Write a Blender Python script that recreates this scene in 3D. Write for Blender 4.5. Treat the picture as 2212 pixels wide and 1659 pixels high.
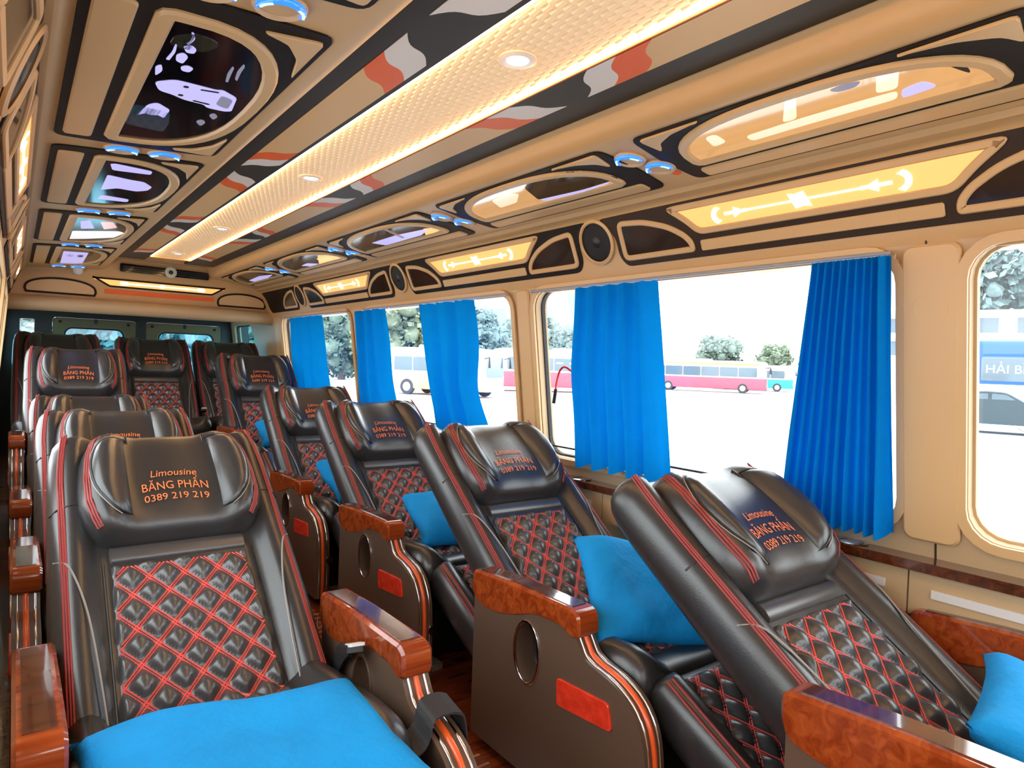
import bpy, bmesh, math, random
from mathutils import Vector, Matrix, noise
from mathutils.geometry import tessellate_polygon
random.seed(7)
S = bpy.context.scene
C = S.collection
for o in list(bpy.data.objects): bpy.data.objects.remove(o)

# ------------------------------------------------------------------ camera
CZ = 1.05                                     # eye height above the cabin floor
cd = bpy.data.cameras.new('camera'); cam = bpy.data.objects.new('camera', cd); C.objects.link(cam)
RX = Vector((0.79837776, -0.60112037, 0.0353166))
DN = Vector((0.01074901, -0.04441363, -0.9989554))
FW = Vector((0.60206097, 0.79792339, -0.02899741))
m = Matrix((( RX.x, -DN.x, -FW.x, 0), (RX.y, -DN.y, -FW.y, 0), (RX.z, -DN.z, -FW.z, CZ), (0, 0, 0, 1)))
cam.matrix_world = m
cd.sensor_width = 36; cd.lens = 36 * 1428.28 / 2212; cd.clip_start = 0.01; cd.clip_end = 600
S.camera = cam
# ------------------------------------------------------------------ world, light, exposure
wd = bpy.data.worlds.new('overcast_sky'); S.world = wd; wd.use_nodes = True
bg = wd.node_tree.nodes['Background']; bg.inputs[0].default_value = (0.93, 0.97, 1.0, 1); bg.inputs[1].default_value = 2.6
S.view_settings.view_transform = 'Standard'; S.view_settings.look = 'None'
S.view_settings.exposure = 1.0; S.view_settings.gamma = 1.0; S.view_settings.use_curve_mapping = False
S.cycles.use_denoising = True
S.cycles.max_bounces = 7; S.cycles.diffuse_bounces = 5; S.cycles.glossy_bounces = 3; S.cycles.use_adaptive_sampling = True; S.cycles.adaptive_threshold = 0.05
S.cycles.transparent_max_bounces = 10; S.cycles.sample_clamp_indirect = 6.0
S.cycles.caustics_reflective = False; S.cycles.caustics_refractive = False

# ------------------------------------------------------------------ materials
MATS = {}
def mat(name, col, rough=0.5, metal=0.0, emit=None, es=0.0, coat=0.0, bump=None, spec=0.5, var=0.0, vscale=6.0, cr=0.05):
    M = bpy.data.materials.new(name); M.use_nodes = True
    nt = M.node_tree; b = nt.nodes['Principled BSDF']
    b.inputs['Base Color'].default_value = (*col, 1); b.inputs['Roughness'].default_value = rough
    b.inputs['Metallic'].default_value = metal; b.inputs['Specular IOR Level'].default_value = spec
    b.inputs['Coat Weight'].default_value = coat; b.inputs['Coat Roughness'].default_value = cr
    if emit: b.inputs['Emission Color'].default_value = (*emit, 1); b.inputs['Emission Strength'].default_value = es
    tc = None
    if bump or var:
        tc = nt.nodes.new('ShaderNodeTexCoord')
    if bump:
        n = nt.nodes.new('ShaderNodeTexNoise'); n.inputs['Scale'].default_value = bump[0]; n.inputs['Detail'].default_value = 2
        bp = nt.nodes.new('ShaderNodeBump'); bp.inputs['Strength'].default_value = bump[1]; bp.inputs['Distance'].default_value = bump[2] if len(bump) > 2 else 0.002
        nt.links.new(tc.outputs['Object'], n.inputs['Vector']); nt.links.new(n.outputs['Fac'], bp.inputs['Height']); nt.links.new(bp.outputs['Normal'], b.inputs['Normal'])
    if var:
        n2 = nt.nodes.new('ShaderNodeTexNoise'); n2.inputs['Scale'].default_value = vscale; n2.inputs['Detail'].default_value = 5
        r = nt.nodes.new('ShaderNodeValToRGB')
        r.color_ramp.elements[0].position = 0.3; r.color_ramp.elements[1].position = 0.7
        r.color_ramp.elements[0].color = (*[c * (1 - var) for c in col], 1); r.color_ramp.elements[1].color = (*[min(1, c * (1 + var)) for c in col], 1)
        nt.links.new(tc.outputs['Object'], n2.inputs['Vector']); nt.links.new(n2.outputs['Fac'], r.inputs['Fac']); nt.links.new(r.outputs['Color'], b.inputs['Base Color'])
    MATS[name] = M
    return M
def wood(name, c1, c2, scale=(3, 40, 40), rough=0.12):
    M = bpy.data.materials.new(name); M.use_nodes = True; nt = M.node_tree; b = nt.nodes['Principled BSDF']
    tc = nt.nodes.new('ShaderNodeTexCoord'); mp = nt.nodes.new('ShaderNodeMapping'); mp.inputs['Scale'].default_value = scale
    n = nt.nodes.new('ShaderNodeTexNoise'); n.inputs['Scale'].default_value = 1.0; n.inputs['Detail'].default_value = 6; n.inputs['Distortion'].default_value = 1.2
    r = nt.nodes.new('ShaderNodeValToRGB'); r.color_ramp.elements[0].color = (*c1, 1); r.color_ramp.elements[1].color = (*c2, 1)
    r.color_ramp.elements[0].position = 0.35; r.color_ramp.elements[1].position = 0.68
    nt.links.new(tc.outputs['Object'], mp.inputs['Vector']); nt.links.new(mp.outputs['Vector'], n.inputs['Vector'])
    nt.links.new(n.outputs['Fac'], r.inputs['Fac']); nt.links.new(r.outputs['Color'], b.inputs['Base Color'])
    b.inputs['Roughness'].default_value = rough; b.inputs['Coat Weight'].default_value = 0.8; b.inputs['Coat Roughness'].default_value = 0.04
    MATS[name] = M; return M
def glassmat(name, tint=(1, 1, 1), refl=0.06):
    M = bpy.data.materials.new(name); M.use_nodes = True; nt = M.node_tree
    for n in list(nt.nodes): nt.nodes.remove(n)
    o = nt.nodes.new('ShaderNodeOutputMaterial'); t = nt.nodes.new('ShaderNodeBsdfTransparent'); t.inputs[0].default_value = (*tint, 1)
    g = nt.nodes.new('ShaderNodeBsdfGlossy'); g.inputs['Roughness'].default_value = 0.0
    mx = nt.nodes.new('ShaderNodeMixShader'); mx.inputs[0].default_value = refl
    nt.links.new(t.outputs[0], mx.inputs[1]); nt.links.new(g.outputs[0], mx.inputs[2]); nt.links.new(mx.outputs[0], o.inputs[0])
    MATS[name] = M; return M
def cloth(name, col, tcol, fac=0.5):
    M = bpy.data.materials.new(name); M.use_nodes = True; nt = M.node_tree
    for n in list(nt.nodes): nt.nodes.remove(n)
    o = nt.nodes.new('ShaderNodeOutputMaterial'); d = nt.nodes.new('ShaderNodeBsdfDiffuse'); t = nt.nodes.new('ShaderNodeBsdfTranslucent')
    tc = nt.nodes.new('ShaderNodeTexCoord'); w = nt.nodes.new('ShaderNodeTexNoise'); w.inputs['Scale'].default_value = 14; w.inputs['Detail'].default_value = 3
    r = nt.nodes.new('ShaderNodeValToRGB'); r.color_ramp.elements[0].color = (*[c * 0.8 for c in col], 1); r.color_ramp.elements[1].color = (*col, 1)
    nt.links.new(tc.outputs['Object'], w.inputs['Vector']); nt.links.new(w.outputs['Fac'], r.inputs['Fac']); nt.links.new(r.outputs['Color'], d.inputs[0])
    t.inputs[0].default_value = (*tcol, 1)
    mx = nt.nodes.new('ShaderNodeMixShader'); mx.inputs[0].default_value = fac
    nt.links.new(d.outputs[0], mx.inputs[1]); nt.links.new(t.outputs[0], mx.inputs[2]); nt.links.new(mx.outputs[0], o.inputs[0])
    MATS[name] = M; return M

beige = mat('beige_vinyl', (0.62, 0.385, 0.165), 0.42, bump=(220, 0.12, 0.001))
beige2 = mat('beige_trim', (0.70, 0.45, 0.21), 0.38)
wallbeige = mat('beige_wall', (0.56, 0.395, 0.22), 0.45, bump=(260, 0.1, 0.001))
darkinlay = mat('dark_inlay', (0.010, 0.006, 0.004), 0.6, spec=0.25)
brownin = mat('brown_inlay', (0.040, 0.022, 0.012), 0.55, spec=0.25)
olive = mat('olive_strip', (0.040, 0.032, 0.020), 0.5, spec=0.3)
tan = mat('tan_strip', (0.80, 0.49, 0.205), 0.45)
flagw = mat('pale_strip', (0.82, 0.74, 0.64), 0.45)
flago = mat('orange_strip', (0.90, 0.14, 0.015), 0.45)
blackglass = mat('black_glass', (0.003, 0.003, 0.006), 0.10, spec=0.35)
smoke = mat('smoked_acrylic', (0.03, 0.015, 0.008), 0.12, coat=0.5)
ambglass = mat('amber_lit_glass', (0.5, 0.26, 0.09), 0.08, emit=(1.0, 0.55, 0.22), es=0.28, coat=1.0)  # reflections of warm lights put in as an even amber glow
lilac = mat('lilac_etching', (0.5, 0.48, 0.8), 0.3, emit=(0.55, 0.52, 1.0), es=0.33)
lilacg = mat('grey_etching', (0.25, 0.25, 0.32), 0.3, emit=(0.4, 0.4, 0.6), es=0.15)
tealp = mat('teal_film', (0.005, 0.08, 0.13), 0.08, coat=1.0)  # teal reflection painted onto the left-hand glass
greenp = mat('moss_film', (0.03, 0.035, 0.025), 0.1, coat=1.0)  # green reflection painted onto the left-hand glass
wlit = mat('white_lit_etching', (0.9, 0.85, 0.8), 0.3, emit=(1.0, 0.9, 0.78), es=1.1)
wsoft = mat('soft_lit_etching', (0.85, 0.72, 0.55), 0.15, emit=(1.0, 0.80, 0.55), es=0.42, coat=1.0)  # glowing colour that paints warm reflections on the right-hand glass
amblit = mat('amber_light_diffuser', (0.6, 0.33, 0.12), 0.3, emit=(1.0, 0.46, 0.13), es=0.55)
warmled = mat('warm_led', (1, 0.8, 0.55), 0.5, emit=(1.0, 0.62, 0.26), es=17.0)
downled = mat('downlight_lens', (1, 1, 1), 0.3, emit=(0.9, 0.95, 1.0), es=6.0)
bluelit = mat('blue_glow', (0.02, 0.15, 0.6), 0.15, emit=(0.02, 0.17, 1.0), es=0.9, coat=1.0)
bluehot = mat('blue_glow_core', (0.3, 0.6, 0.9), 0.15, emit=(0.25, 0.6, 1.0), es=1.2)
panelvinyl = mat('embossed_cream', (0.74, 0.55, 0.34), 0.4, emit=(1.0, 0.66, 0.34), es=0.16)
leather = mat('black_leather', (0.027, 0.0265, 0.028), 0.30, bump=(320, 0.22, 0.0012), spec=0.65, coat=0.35, cr=0.32)
leatherb = mat('black_leather_panel', (0.034, 0.0335, 0.035), 0.28, bump=(320, 0.2, 0.0012), spec=0.65, coat=0.35, cr=0.30)
leatherg = mat('grey_black_leather', (0.055, 0.054, 0.056), 0.30, bump=(320, 0.2, 0.0012), spec=0.7, coat=0.35, cr=0.28)
stitch = mat('red_stitching', (0.80, 0.11, 0.095), 0.6)
piping = mat('red_piping', (0.30, 0.040, 0.038), 0.45)
seam = mat('pale_seam', (0.30, 0.27, 0.25), 0.4)  # pale tone paints the highlight along the seams
embro = mat('orange_embroidery', (1.0, 0.24, 0.08), 0.7)
armbrown = mat('brown_arm_shell', (0.125, 0.077, 0.052), 0.34, bump=(180, 0.15, 0.001))
armwood = wood('walnut_gloss', (0.24, 0.032, 0.006), (0.42, 0.080, 0.016))
darkwood = wood('dark_walnut_gloss', (0.06, 0.016, 0.006), (0.14, 0.038, 0.014))
chrome = mat('chrome', (0.8, 0.8, 0.82), 0.12, metal=1.0)
orangetrim = mat('orange_trim', (0.90, 0.12, 0.02), 0.3, coat=0.5)
redrefl = mat('red_reflector', (0.95, 0.05, 0.02), 0.25, coat=0.6, bump=(60, 0.6, 0.004), var=0.25, vscale=30)
blackp = mat('black_plastic', (0.012, 0.012, 0.013), 0.4)
greyp = mat('grey_plastic', (0.35, 0.36, 0.38), 0.35)
rubber = mat('black_rubber', (0.015, 0.015, 0.016), 0.6)
webbing = mat('belt_webbing', (0.02, 0.02, 0.022), 0.6, bump=(400, 0.3))
bluepil = mat('blue_fleece', (0.008, 0.29, 0.72), 0.8, bump=(60, 0.5, 0.006), spec=0.2, var=0.08, vscale=9)
curtm = cloth('blue_curtain_cloth', (0.004, 0.26, 0.78), (0.0, 0.22, 0.60), 0.20)
floorm = wood('red_brown_floor', (0.14, 0.028, 0.010), (0.30, 0.07, 0.025), (4, 30, 30), 0.25)
floorstripe = mat('pale_floor_line', (0.60, 0.26, 0.14), 0.4)
glass = glassmat('window_glass', (0.98, 1.0, 1.0), 0.04)
tintglass = glassmat('tinted_rear_glass', (0.55, 0.85, 0.95), 0.05)
white = mat('white_plastic', (0.75, 0.76, 0.75), 0.4)
speakerm = mat('speaker_mesh', (0.006, 0.006, 0.006), 0.55, bump=(900, 0.6, 0.002))
redst = mat('red_sticker', (0.65, 0.02, 0.02), 0.4)

for m_ in (wsoft, panelvinyl, downled, lilac, lilacg, wlit, bluelit, bluehot, ambglass): m_.cycles.emission_sampling = 'NONE'
# ------------------------------------------------------------------ helpers
def link(name, me, m, parent=None, smooth=False):
    o = bpy.data.objects.new(name, me); C.objects.link(o)
    if m is not None and not me.materials: me.materials.append(m)
    if parent: o.parent = parent
    return o
def mk(name, verts, faces, m, parent=None, smooth=None):
    me = bpy.data.meshes.new(name); me.from_pydata([tuple(v) for v in verts], [], faces)
    bm = bmesh.new(); bm.from_mesh(me); bmesh.ops.recalc_face_normals(bm, faces=bm.faces); bm.to_mesh(me); bm.free()
    if smooth is not None:
        me.polygons.foreach_set('use_smooth', [True] * len(me.polygons)); me.set_sharp_from_angle(angle=math.radians(smooth))
    return link(name, me, m, parent)
def fr(o, u, v, n):
    o, u, v, n = Vector(o), Vector(u), Vector(v), Vector(n)
    return Matrix(((u.x, v.x, n.x, o.x), (u.y, v.y, n.y, o.y), (u.z, v.z, n.z, o.z), (0, 0, 0, 1)))
ID = Matrix.Identity(4)
def area2(p): return sum(p[i][0] * p[(i + 1) % len(p)][1] - p[(i + 1) % len(p)][0] * p[i][1] for i in range(len(p)))
def inset(p, d):
    n = len(p); out = []
    s = 1 if area2(p) > 0 else -1
    for i in range(n):
        a, b, c = Vector(p[i - 1]), Vector(p[i]), Vector(p[(i + 1) % n])
        e1 = (b - a); e2 = (c - b)
        if e1.length < 1e-9 or e2.length < 1e-9: out.append(tuple(b)); continue
        e1.normalize(); e2.normalize()
        n1 = Vector((-e1.y, e1.x)) * s; n2 = Vector((-e2.y, e2.x)) * s
        q = n1 + n2
        k = max(0.5, 0.5 * q.length_squared)
        out.append(tuple(b + q * (d / k)))
    return out
class MB:
    def __init__(s): s.v = []; s.f = []
    def add(s, v, f):
        b = len(s.v); s.v += [tuple(x) for x in v]; s.f += [tuple(i + b for i in q) for q in f]; return s
    def ext(s, outer, holes=(), depth=0.01, M=ID, ch=0.0):
        loops = [list(outer)] + [list(h) for h in holes]
        flat = [p for l in loops for p in l]; N = len(flat)
        ringq = len(loops) == 2 and len(loops[0]) == len(loops[1])
        if ringq:
            h = N // 2; tri = [(i, (i + 1) % h, h + (i + 1) % h, h + i) for i in range(h)]
        else: tri = tessellate_polygon([[Vector((p[0], p[1], 0)) for p in l] for l in loops])
        if ch > 0:
            top = [p for i, l in enumerate(loops) for p in inset(l, ch if i == 0 else -ch)]
            layers = [(flat, 0), (flat, depth - ch), (top, depth)]
        else: layers = [(flat, 0), (flat, depth)]
        v = [M @ Vector((p[0], p[1], z)) for L, z in layers for p in L]; f = []
        f += [tuple(t) for t in tri]; k = (len(layers) - 1) * N
        f += [tuple(i + k for i in t)[::-1] for t in tri]
        for q in range(len(layers) - 1):
            b = 0
            for l in loops:
                n = len(l)
                for i in range(n):
                    j = (i + 1) % n
                    f.append((q * N + b + i, q * N + b + j, (q + 1) * N + b + j, (q + 1) * N + b + i))
                b += n
        return s.add(v, f)
    def box(s, x0, x1, y0, y1, z0, z1, M=ID):
        v = [M @ Vector(p) for p in ((x0, y0, z0), (x1, y0, z0), (x1, y1, z0), (x0, y1, z0), (x0, y0, z1), (x1, y0, z1), (x1, y1, z1), (x0, y1, z1))]
        return s.add(v, [(0, 3, 2, 1), (4, 5, 6, 7), (0, 1, 5, 4), (1, 2, 6, 5), (2, 3, 7, 6), (3, 0, 4, 7)])
    def tube(s, pts, r, seg=6, closed=False, M=ID):
        pts = [Vector(p) for p in pts]; n = len(pts); v = []; f = []; up = None
        for i in range(n):
            a = pts[i - 1] if (i > 0 or closed) else pts[i]; b = pts[(i + 1) % n] if (i < n - 1 or closed) else pts[i]
            t = (b - a).normalized()
            if up is None: up = Vector((0, 0, 1)) if abs(t.z) < 0.9 else Vector((1, 0, 0))
            x = t.cross(up).normalized(); y = x.cross(t).normalized(); up = y
            rr = r[i] if isinstance(r, (list, tuple)) else r
            for k in range(seg):
                an = 2 * math.pi * k / seg
                v.append(M @ (pts[i] + x * (rr * math.cos(an)) + y * (rr * math.sin(an))))
        m_ = n if closed else n - 1
        for i in range(m_):
            j = (i + 1) % n
            for k in range(seg):
                l = (k + 1) % seg; f.append((i * seg + k, i * seg + l, j * seg + l, j * seg + k))
        if not closed: f.append(tuple(range(seg))[::-1]); f.append(tuple((n - 1) * seg + k for k in range(seg)))
        return s.add(v, f)
    def loft(s, rings, caps=True, M=ID):
        n = len(rings[0]); v = [M @ Vector(p) for r in rings for p in r]; f = []
        for i in range(len(rings) - 1):
            for k in range(n):
                l = (k + 1) % n; f.append((i * n + k, i * n + l, (i + 1) * n + l, (i + 1) * n + k))
        if caps: f.append(tuple(range(n))[::-1]); f.append(tuple((len(rings) - 1) * n + k for k in range(n)))
        return s.add(v, f)
    def lathe(s, prof, seg=24, M=ID, arc=(0, 2 * math.pi)):
        full = abs(arc[1] - arc[0] - 2 * math.pi) < 1e-6; n = seg if full else seg + 1; v = []; f = []
        for i in range(n):
            a = arc[0] + (arc[1] - arc[0]) * i / seg
            for r, z in prof: v.append(M @ Vector((r * math.cos(a), r * math.sin(a), z)))
        p = len(prof)
        for i in range(seg):
            j = (i + 1) % n
            for k in range(p - 1): f.append((i * p + k, j * p + k, j * p + k + 1, i * p + k + 1))
        return s.add(v, f)
    def obj(s, name, m, parent=None, smooth=None): return mk(name, s.v, s.f, m, parent, smooth)
def empty(name, loc=(0, 0, 0), rz=0):
    o = bpy.data.objects.new(name, None); C.objects.link(o); o.location = loc; o.rotation_euler = (0, 0, rz); o.empty_display_size = 0.05
    return o
def tag(o, label, cat, group=None):
    o['label'] = label; o['category'] = cat
    if group: o['group'] = group
    return o
def struct(o, label=None):
    o['kind'] = 'structure'
    if label: o['label'] = label
    return o
def rrect(x0, x1, y0, y1, r, n=5):
    out = []
    for cx, cy, a0 in ((x1 - r, y1 - r, 0), (x0 + r, y1 - r, 90), (x0 + r, y0 + r, 180), (x1 - r, y0 + r, 270)):
        for i in range(n + 1):
            a = math.radians(a0 + 90 * i / n); out.append((cx + r * math.cos(a), cy + r * math.sin(a)))
    return out
def rpoly(pts, r, n=4):
    out = []; N = len(pts)
    for i in range(N):
        a, b, c = Vector(pts[i - 1]), Vector(pts[i]), Vector(pts[(i + 1) % N])
        d1 = (a - b); d2 = (c - b); k = min(r, d1.length * 0.45, d2.length * 0.45)
        p = b + d1.normalized() * k; q = b + d2.normalized() * k
        for j in range(n + 1):
            t = j / n; out.append(tuple(p * (1 - t) ** 2 + b * 2 * t * (1 - t) + q * t * t))
    return out
def spline(pts, n=8):
    P = [Vector(p) for p in pts]; out = []
    for i in range(len(P) - 1):
        p0 = P[max(i - 1, 0)]; p1 = P[i]; p2 = P[i + 1]; p3 = P[min(i + 2, len(P) - 1)]
        for j in range(n):
            t = j / n
            out.append(0.5 * ((2 * p1) + (p2 - p0) * t + (2 * p0 - 5 * p1 + 4 * p2 - p3) * t * t + (3 * p1 - p0 - 3 * p2 + p3) * t ** 3))
    out.append(P[-1]); return out
def copytree(o, parent=None):
    c = o.copy(); C.objects.link(c)
    if parent is not None: c.parent = parent
    for ch in list(o.children): copytree(ch, c)
    return c
def textmesh(body, size, ext, align='CENTER', spacing=1.0):
    cu = bpy.data.curves.new('lettering', 'FONT'); cu.body = body; cu.size = size; cu.extrude = ext; cu.align_x = align; cu.space_character = spacing
    cu.resolution_u = 3
    o = bpy.data.objects.new('lettering', cu); C.objects.link(o)
    dg = bpy.context.evaluated_depsgraph_get(); dg.update()
    me = bpy.data.meshes.new_from_object(o.evaluated_get(dg)); bpy.data.objects.remove(o); bpy.data.curves.remove(cu)
    v = [tuple(x.co) for x in me.vertices]; f = [tuple(p.vertices) for p in me.polygons]
    bpy.data.meshes.remove(me); return v, f
ORD = ['first', 'second', 'third', 'fourth', 'fifth', 'sixth']
Z = lambda z: z + CZ

# ================================================================== structure
YF, YR, YD = -0.9, 5.42, 6.62
# floor, transverse boards in the aisle, raised rear platforms
fl = struct(MB().box(-0.16, 1.80, YF, YD, -0.06, 0.0).obj('floor', floorm))
bd = MB().box(0, 0.34, 0, 0.034, 0, 0.006).obj('floor_board', floorm, fl)
bd.location = (0.665, 0.30, 0)
ln = MB().box(0, 0.34, 0, 0.007, 0, 0.0075).obj('floor_line', floorstripe, fl); ln.location = (0.665, 0.336, 0)
for i in range(1, 72):
    for src in (bd, ln):
        c = src.copy(); C.objects.link(c); c.location.y += i * 0.045
st = MB(); st.box(-0.16, 1.78, 3.98, YD, 0.0, 0.12); st.box(-0.16, 1.78, 5.02, YD, 0.12, 0.20)
st.obj('platform', floorm, fl)

# ceiling: one cross-section run along the cabin
sec = [(-0.055, 0.285), (-0.03, 0.345), (0.03, 0.505), (0.042, 0.508), (0.047, 0.524), (0.06, 0.535), (0.455, 0.560), (0.478, 0.561), (0.495, 0.567), (0.508, 0.582), (0.516, 0.605), (0.528, 0.648),
       (1.155, 0.648), (1.163, 0.63), (1.168, 0.606), (1.176, 0.59), (1.19, 0.578), (1.210, 0.5725), (1.505, 0.5305), (1.520, 0.524), (1.523, 0.510), (1.548, 0.507), (1.555, 0.497), (1.62, 0.345), (1.622, 0.330), (1.645, 0.285)]
v = []; f = []
for y in (YF, YR + 0.02):
    v += [(x, y, Z(z)) for x, z in sec]
n = len(sec)
out = [(x, y, Z(z)) for y in (YF, YR + 0.02) for x, z in ((-0.16, 0.30), (-0.10, 0.60), (0.25, 0.74), (1.40, 0.74), (1.75, 0.60), (1.80, 0.30))]
f = [(i, i + 1, n + i + 1, n + i) for i in range(n - 1)]
b = len(v); v += out; f += [(b + i, b + 6 + i, b + 7 + i, b + 1 + i) for i in range(5)]
f += [(0, n, b + 6, b), (n - 1, b + 5, b + 11, 2 * n - 1)]
f += [tuple(range(n)) + tuple(b + i for i in reversed(range(6)))]
ceiling = struct(mk('ceiling', v, f, beige, smooth=50))

# side walls with window openings
WIN = [(-0.62, 0.555), (0.70, 2.04), (2.19, 3.60), (3.82, 5.10)]
def wall(side):
    if side > 0: Mw = fr((1.72, 0, Z(-0.367)), (0, 1, 0), Vector((-0.085, 0, 0.667)).normalized(), Vector((0.667, 0, 0.085)).normalized())
    else: Mw = fr((-0.10, 0, Z(-0.367)), (0, 1, 0), Vector((0.055, 0, 0.667)).normalized(), Vector((-0.667, 0, 0.055)).normalized())
    holes = [rrect(a, b_, 0.012, 0.662, 0.07) for a, b_ in WIN]
    holes.append(rpoly([(5.72, 0.25), (6.50, 0.25), (6.50, 0.64), (5.98, 0.64)], 0.05))
    w = MB().ext([(YF, -0.07), (YD, -0.07), (YD, 0.70), (YF, 0.70)], holes, 0.055, Mw)
    if side > 0: w.box(1.735, 1.79, YF, YD, 0, Z(-0.43))
    else: w.box(-0.165, -0.11, YF, YD, 0, Z(-0.43))
    W = struct(w.obj('wall_right' if side > 0 else 'wall_left', wallbeige))
    for i, (a, b_) in enumerate(WIN):
        k = i + 1 if side > 0 else i + 5
        e = empty('window_%d' % k, Mw @ Vector(((a + b_) / 2, 0.012, 0))); struct(e)
        T = Matrix.Translation(-e.location) @ Mw
        MB().ext(rrect(a - 0.022, b_ + 0.022, -0.010, 0.684, 0.09), [rrect(a, b_, 0.012, 0.662, 0.07)], 0.014, T @ Matrix.Translation((0, 0, -0.0141)), 0.006).obj('window_frame', beige2, e, 40)
        MB().ext(rrect(a, b_, 0.012, 0.662, 0.07), [rrect(a + 0.006, b_ - 0.006, 0.018, 0.656, 0.064)], 0.016, T @ Matrix.Translation((0, 0, 0.026))).obj('gasket', rubber if i else wallbeige, e)
        MB().ext(rrect(a + 0.004, b_ - 0.004, 0.016, 0.658, 0.066), [], 0.004, T @ Matrix.Translation((0, 0, 0.032))).obj('pane', glass, e)
        if side > 0 and i > 0:
            MB().tube([T @ Vector((a + 0.03, 0.047, 0.02)), T @ Vector((b_ - 0.03, 0.047, 0.02))], 0.004).obj('lower_wire', rubber, e)
    k = 9 if side > 0 else 10
    e = empty('window_%d' % k, Mw @ Vector((6.1, 0.25, 0))); struct(e); T = Matrix.Translation(-e.location) @ Mw
    q = rpoly([(5.72, 0.25), (6.50, 0.25), (6.50, 0.64), (5.98, 0.64)], 0.05)
    MB().ext(q, [inset(q, 0.014)], 0.02, T @ Matrix.Translation((0, 0, 0.02))).obj('gasket', rubber, e)
    MB().ext(inset(q, 0.005), [], 0.004, T @ Matrix.Translation((0, 0, 0.03))).obj('pane', tintglass, e)
    return W, Mw
wall_r, MR = wall(1)
wall_l, ML = wall(-1)
# pillar cover panels and joints on the right wall
for i, (a, b_, big) in enumerate([(0.567, 0.688, 1), (2.075, 2.155, 0), (3.64, 3.78, 0), (5.15, 5.30, 0)]):
    MB().ext(rrect(a, b_, -0.012 if big else 0.0, 0.676, 0.025), [], 0.014 if big else 0.008, MR @ Matrix.Translation((0, 0, -0.001)) @ Matrix.Scale(-1, 4, (0, 0, 1)), 0.006).obj('pillar_cover', beige2, wall_r, 40)
MB().ext(rrect(0.59, 0.665, 0.50, 0.565, 0.028), [rrect(0.593, 0.662, 0.503, 0.562, 0.026)], 0.0006, MR @ Matrix.Translation((0, 0, -0.0156))).obj('pillar_boss', beige2, wall_r)
for y, t0, t1 in ((0.64, 0.676, 0.70), (0.62, -0.07, -0.013)):
    MB().box(y - 0.002, y + 0.002, t0, t1, -0.002, 0.004, MR).obj('panel_joint', brownin, wall_r)
# ledge along the right wall: walnut shelf, cream drawer fronts with pale strip
tr = struct(MB().box(1.665, 1.735, YF, 5.2, Z(-0.432), Z(-0.418)).obj('trim_1', darkwood))
MB().box(1.655, 1.668, YF, 5.2, Z(-0.440), Z(-0.416)).obj('shelf_nosing', darkwood, tr)
y = YF
seams = [-0.9, -0.35, 0.655, 1.66, 2.66, 3.66, 4.66, 5.2]
for a, b_ in zip(seams[:-1], seams[1:]):
    p = MB(); p.box(1.672, 1.735, a + 0.002, b_ - 0.002, Z(-0.545), Z(-0.433)).obj('side_panel', wallbeige, tr)
    MB().box(1.668, 1.673, a + 0.05, b_ - 0.05, Z(-0.497), Z(-0.478)).obj('pale_strip', white, tr)
for i, y in enumerate((0.80, 1.80, 2.80, 3.75)):
    e = tag(empty('cup_holder', (1.697, y, Z(-0.418))), 'round silver cup holder in the window ledge beside the %s right-hand seat' % ORD[i], 'cup holder', 'cup holders')
    T = Matrix.Identity(4)
    MB().lathe([(0.028, 0.0005), (0.038, 0.0005), (0.040, 0.004), (0.034, 0.006), (0.028, 0.003)], 24).obj('rim', chrome, e, 40)
    MB().lathe([(0.0, 0.0012), (0.030, 0.0012)], 24).obj('well', greyp, e)

# unseen cab partition, added with its windscreen opening to cut frontal light
struct(MB().ext([(-0.16, -1.05), (1.80, -1.05), (1.80, 0.72), (-0.16, 0.72)], [rrect(0.10, 1.54, -0.20, 0.44, 0.1)], 0.05, fr((0, YF - 0.05, CZ), (1, 0, 0), (0, 0, 1), (0, -1, 0))).obj('wall_front', wallbeige))
# rear bulkhead header, lip, roof of the luggage bay
hd = MB()
hd.ext([(-0.12, 0.31), (1.75, 0.31), (1.75, 0.70), (-0.12, 0.70)], [], 0.20, fr((0, YR, CZ), (1, 0, 0), (0, 0, 1), (0, 1, 0)))
hd.box(-0.16, 1.80, YR + 0.201, YD, Z(0.33), Z(0.40))
wr = struct(hd.obj('wall_rear', beige))
MB().tube([(-0.10, YR - 0.005, Z(0.295)), (0.04, YR - 0.035, Z(0.298)), (0.4, YR - 0.055, Z(0.30)), (0.8, YR - 0.06, Z(0.30)), (1.25, YR - 0.055, Z(0.30)), (1.6, YR - 0.035, Z(0.298)), (1.74, YR - 0.005, Z(0.295))], 0.05, 14).obj('header_lip', wallbeige, wr, 60)
MH = fr((0, YR - 0.001, CZ), (1, 0, 0), (0, 0, 1), (0, -1, 0))
def dome(x0, x1, z0, z1, n=16):
    p = [(x0, z0 + 0.02)]
    for i in range(n + 1):
        a = math.pi * i / n; p.append(((x0 + x1) / 2 - (x1 - x0) / 2 * math.cos(a), z0 + 0.025 + (z1 - z0 - 0.025) * math.sin(a) ** 0.75))
    return [(x0 + 0.01, z0)] + p[1:] + [(x1 - 0.01, z0)]
for x0, x1 in ((0.045, 0.455), (1.235, 1.60)):
    d = dome(x0, x1, 0.368, 0.480)
    MB().ext(d, [inset(d, 0.013)], 0.006, MH).obj('dome_outline', darkinlay, wr)
    MB().ext(inset(d, 0.013), [], 0.004, MH).obj('dome_panel', beige2, wr)
lt = rpoly([(0.42, 0.508), (1.30, 0.508), (1.20, 0.445), (0.53, 0.445)], 0.012)
MB().ext(lt, [inset(lt, 0.012)], 0.006, MH).obj('light_outline', darkinlay, wr)
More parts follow.
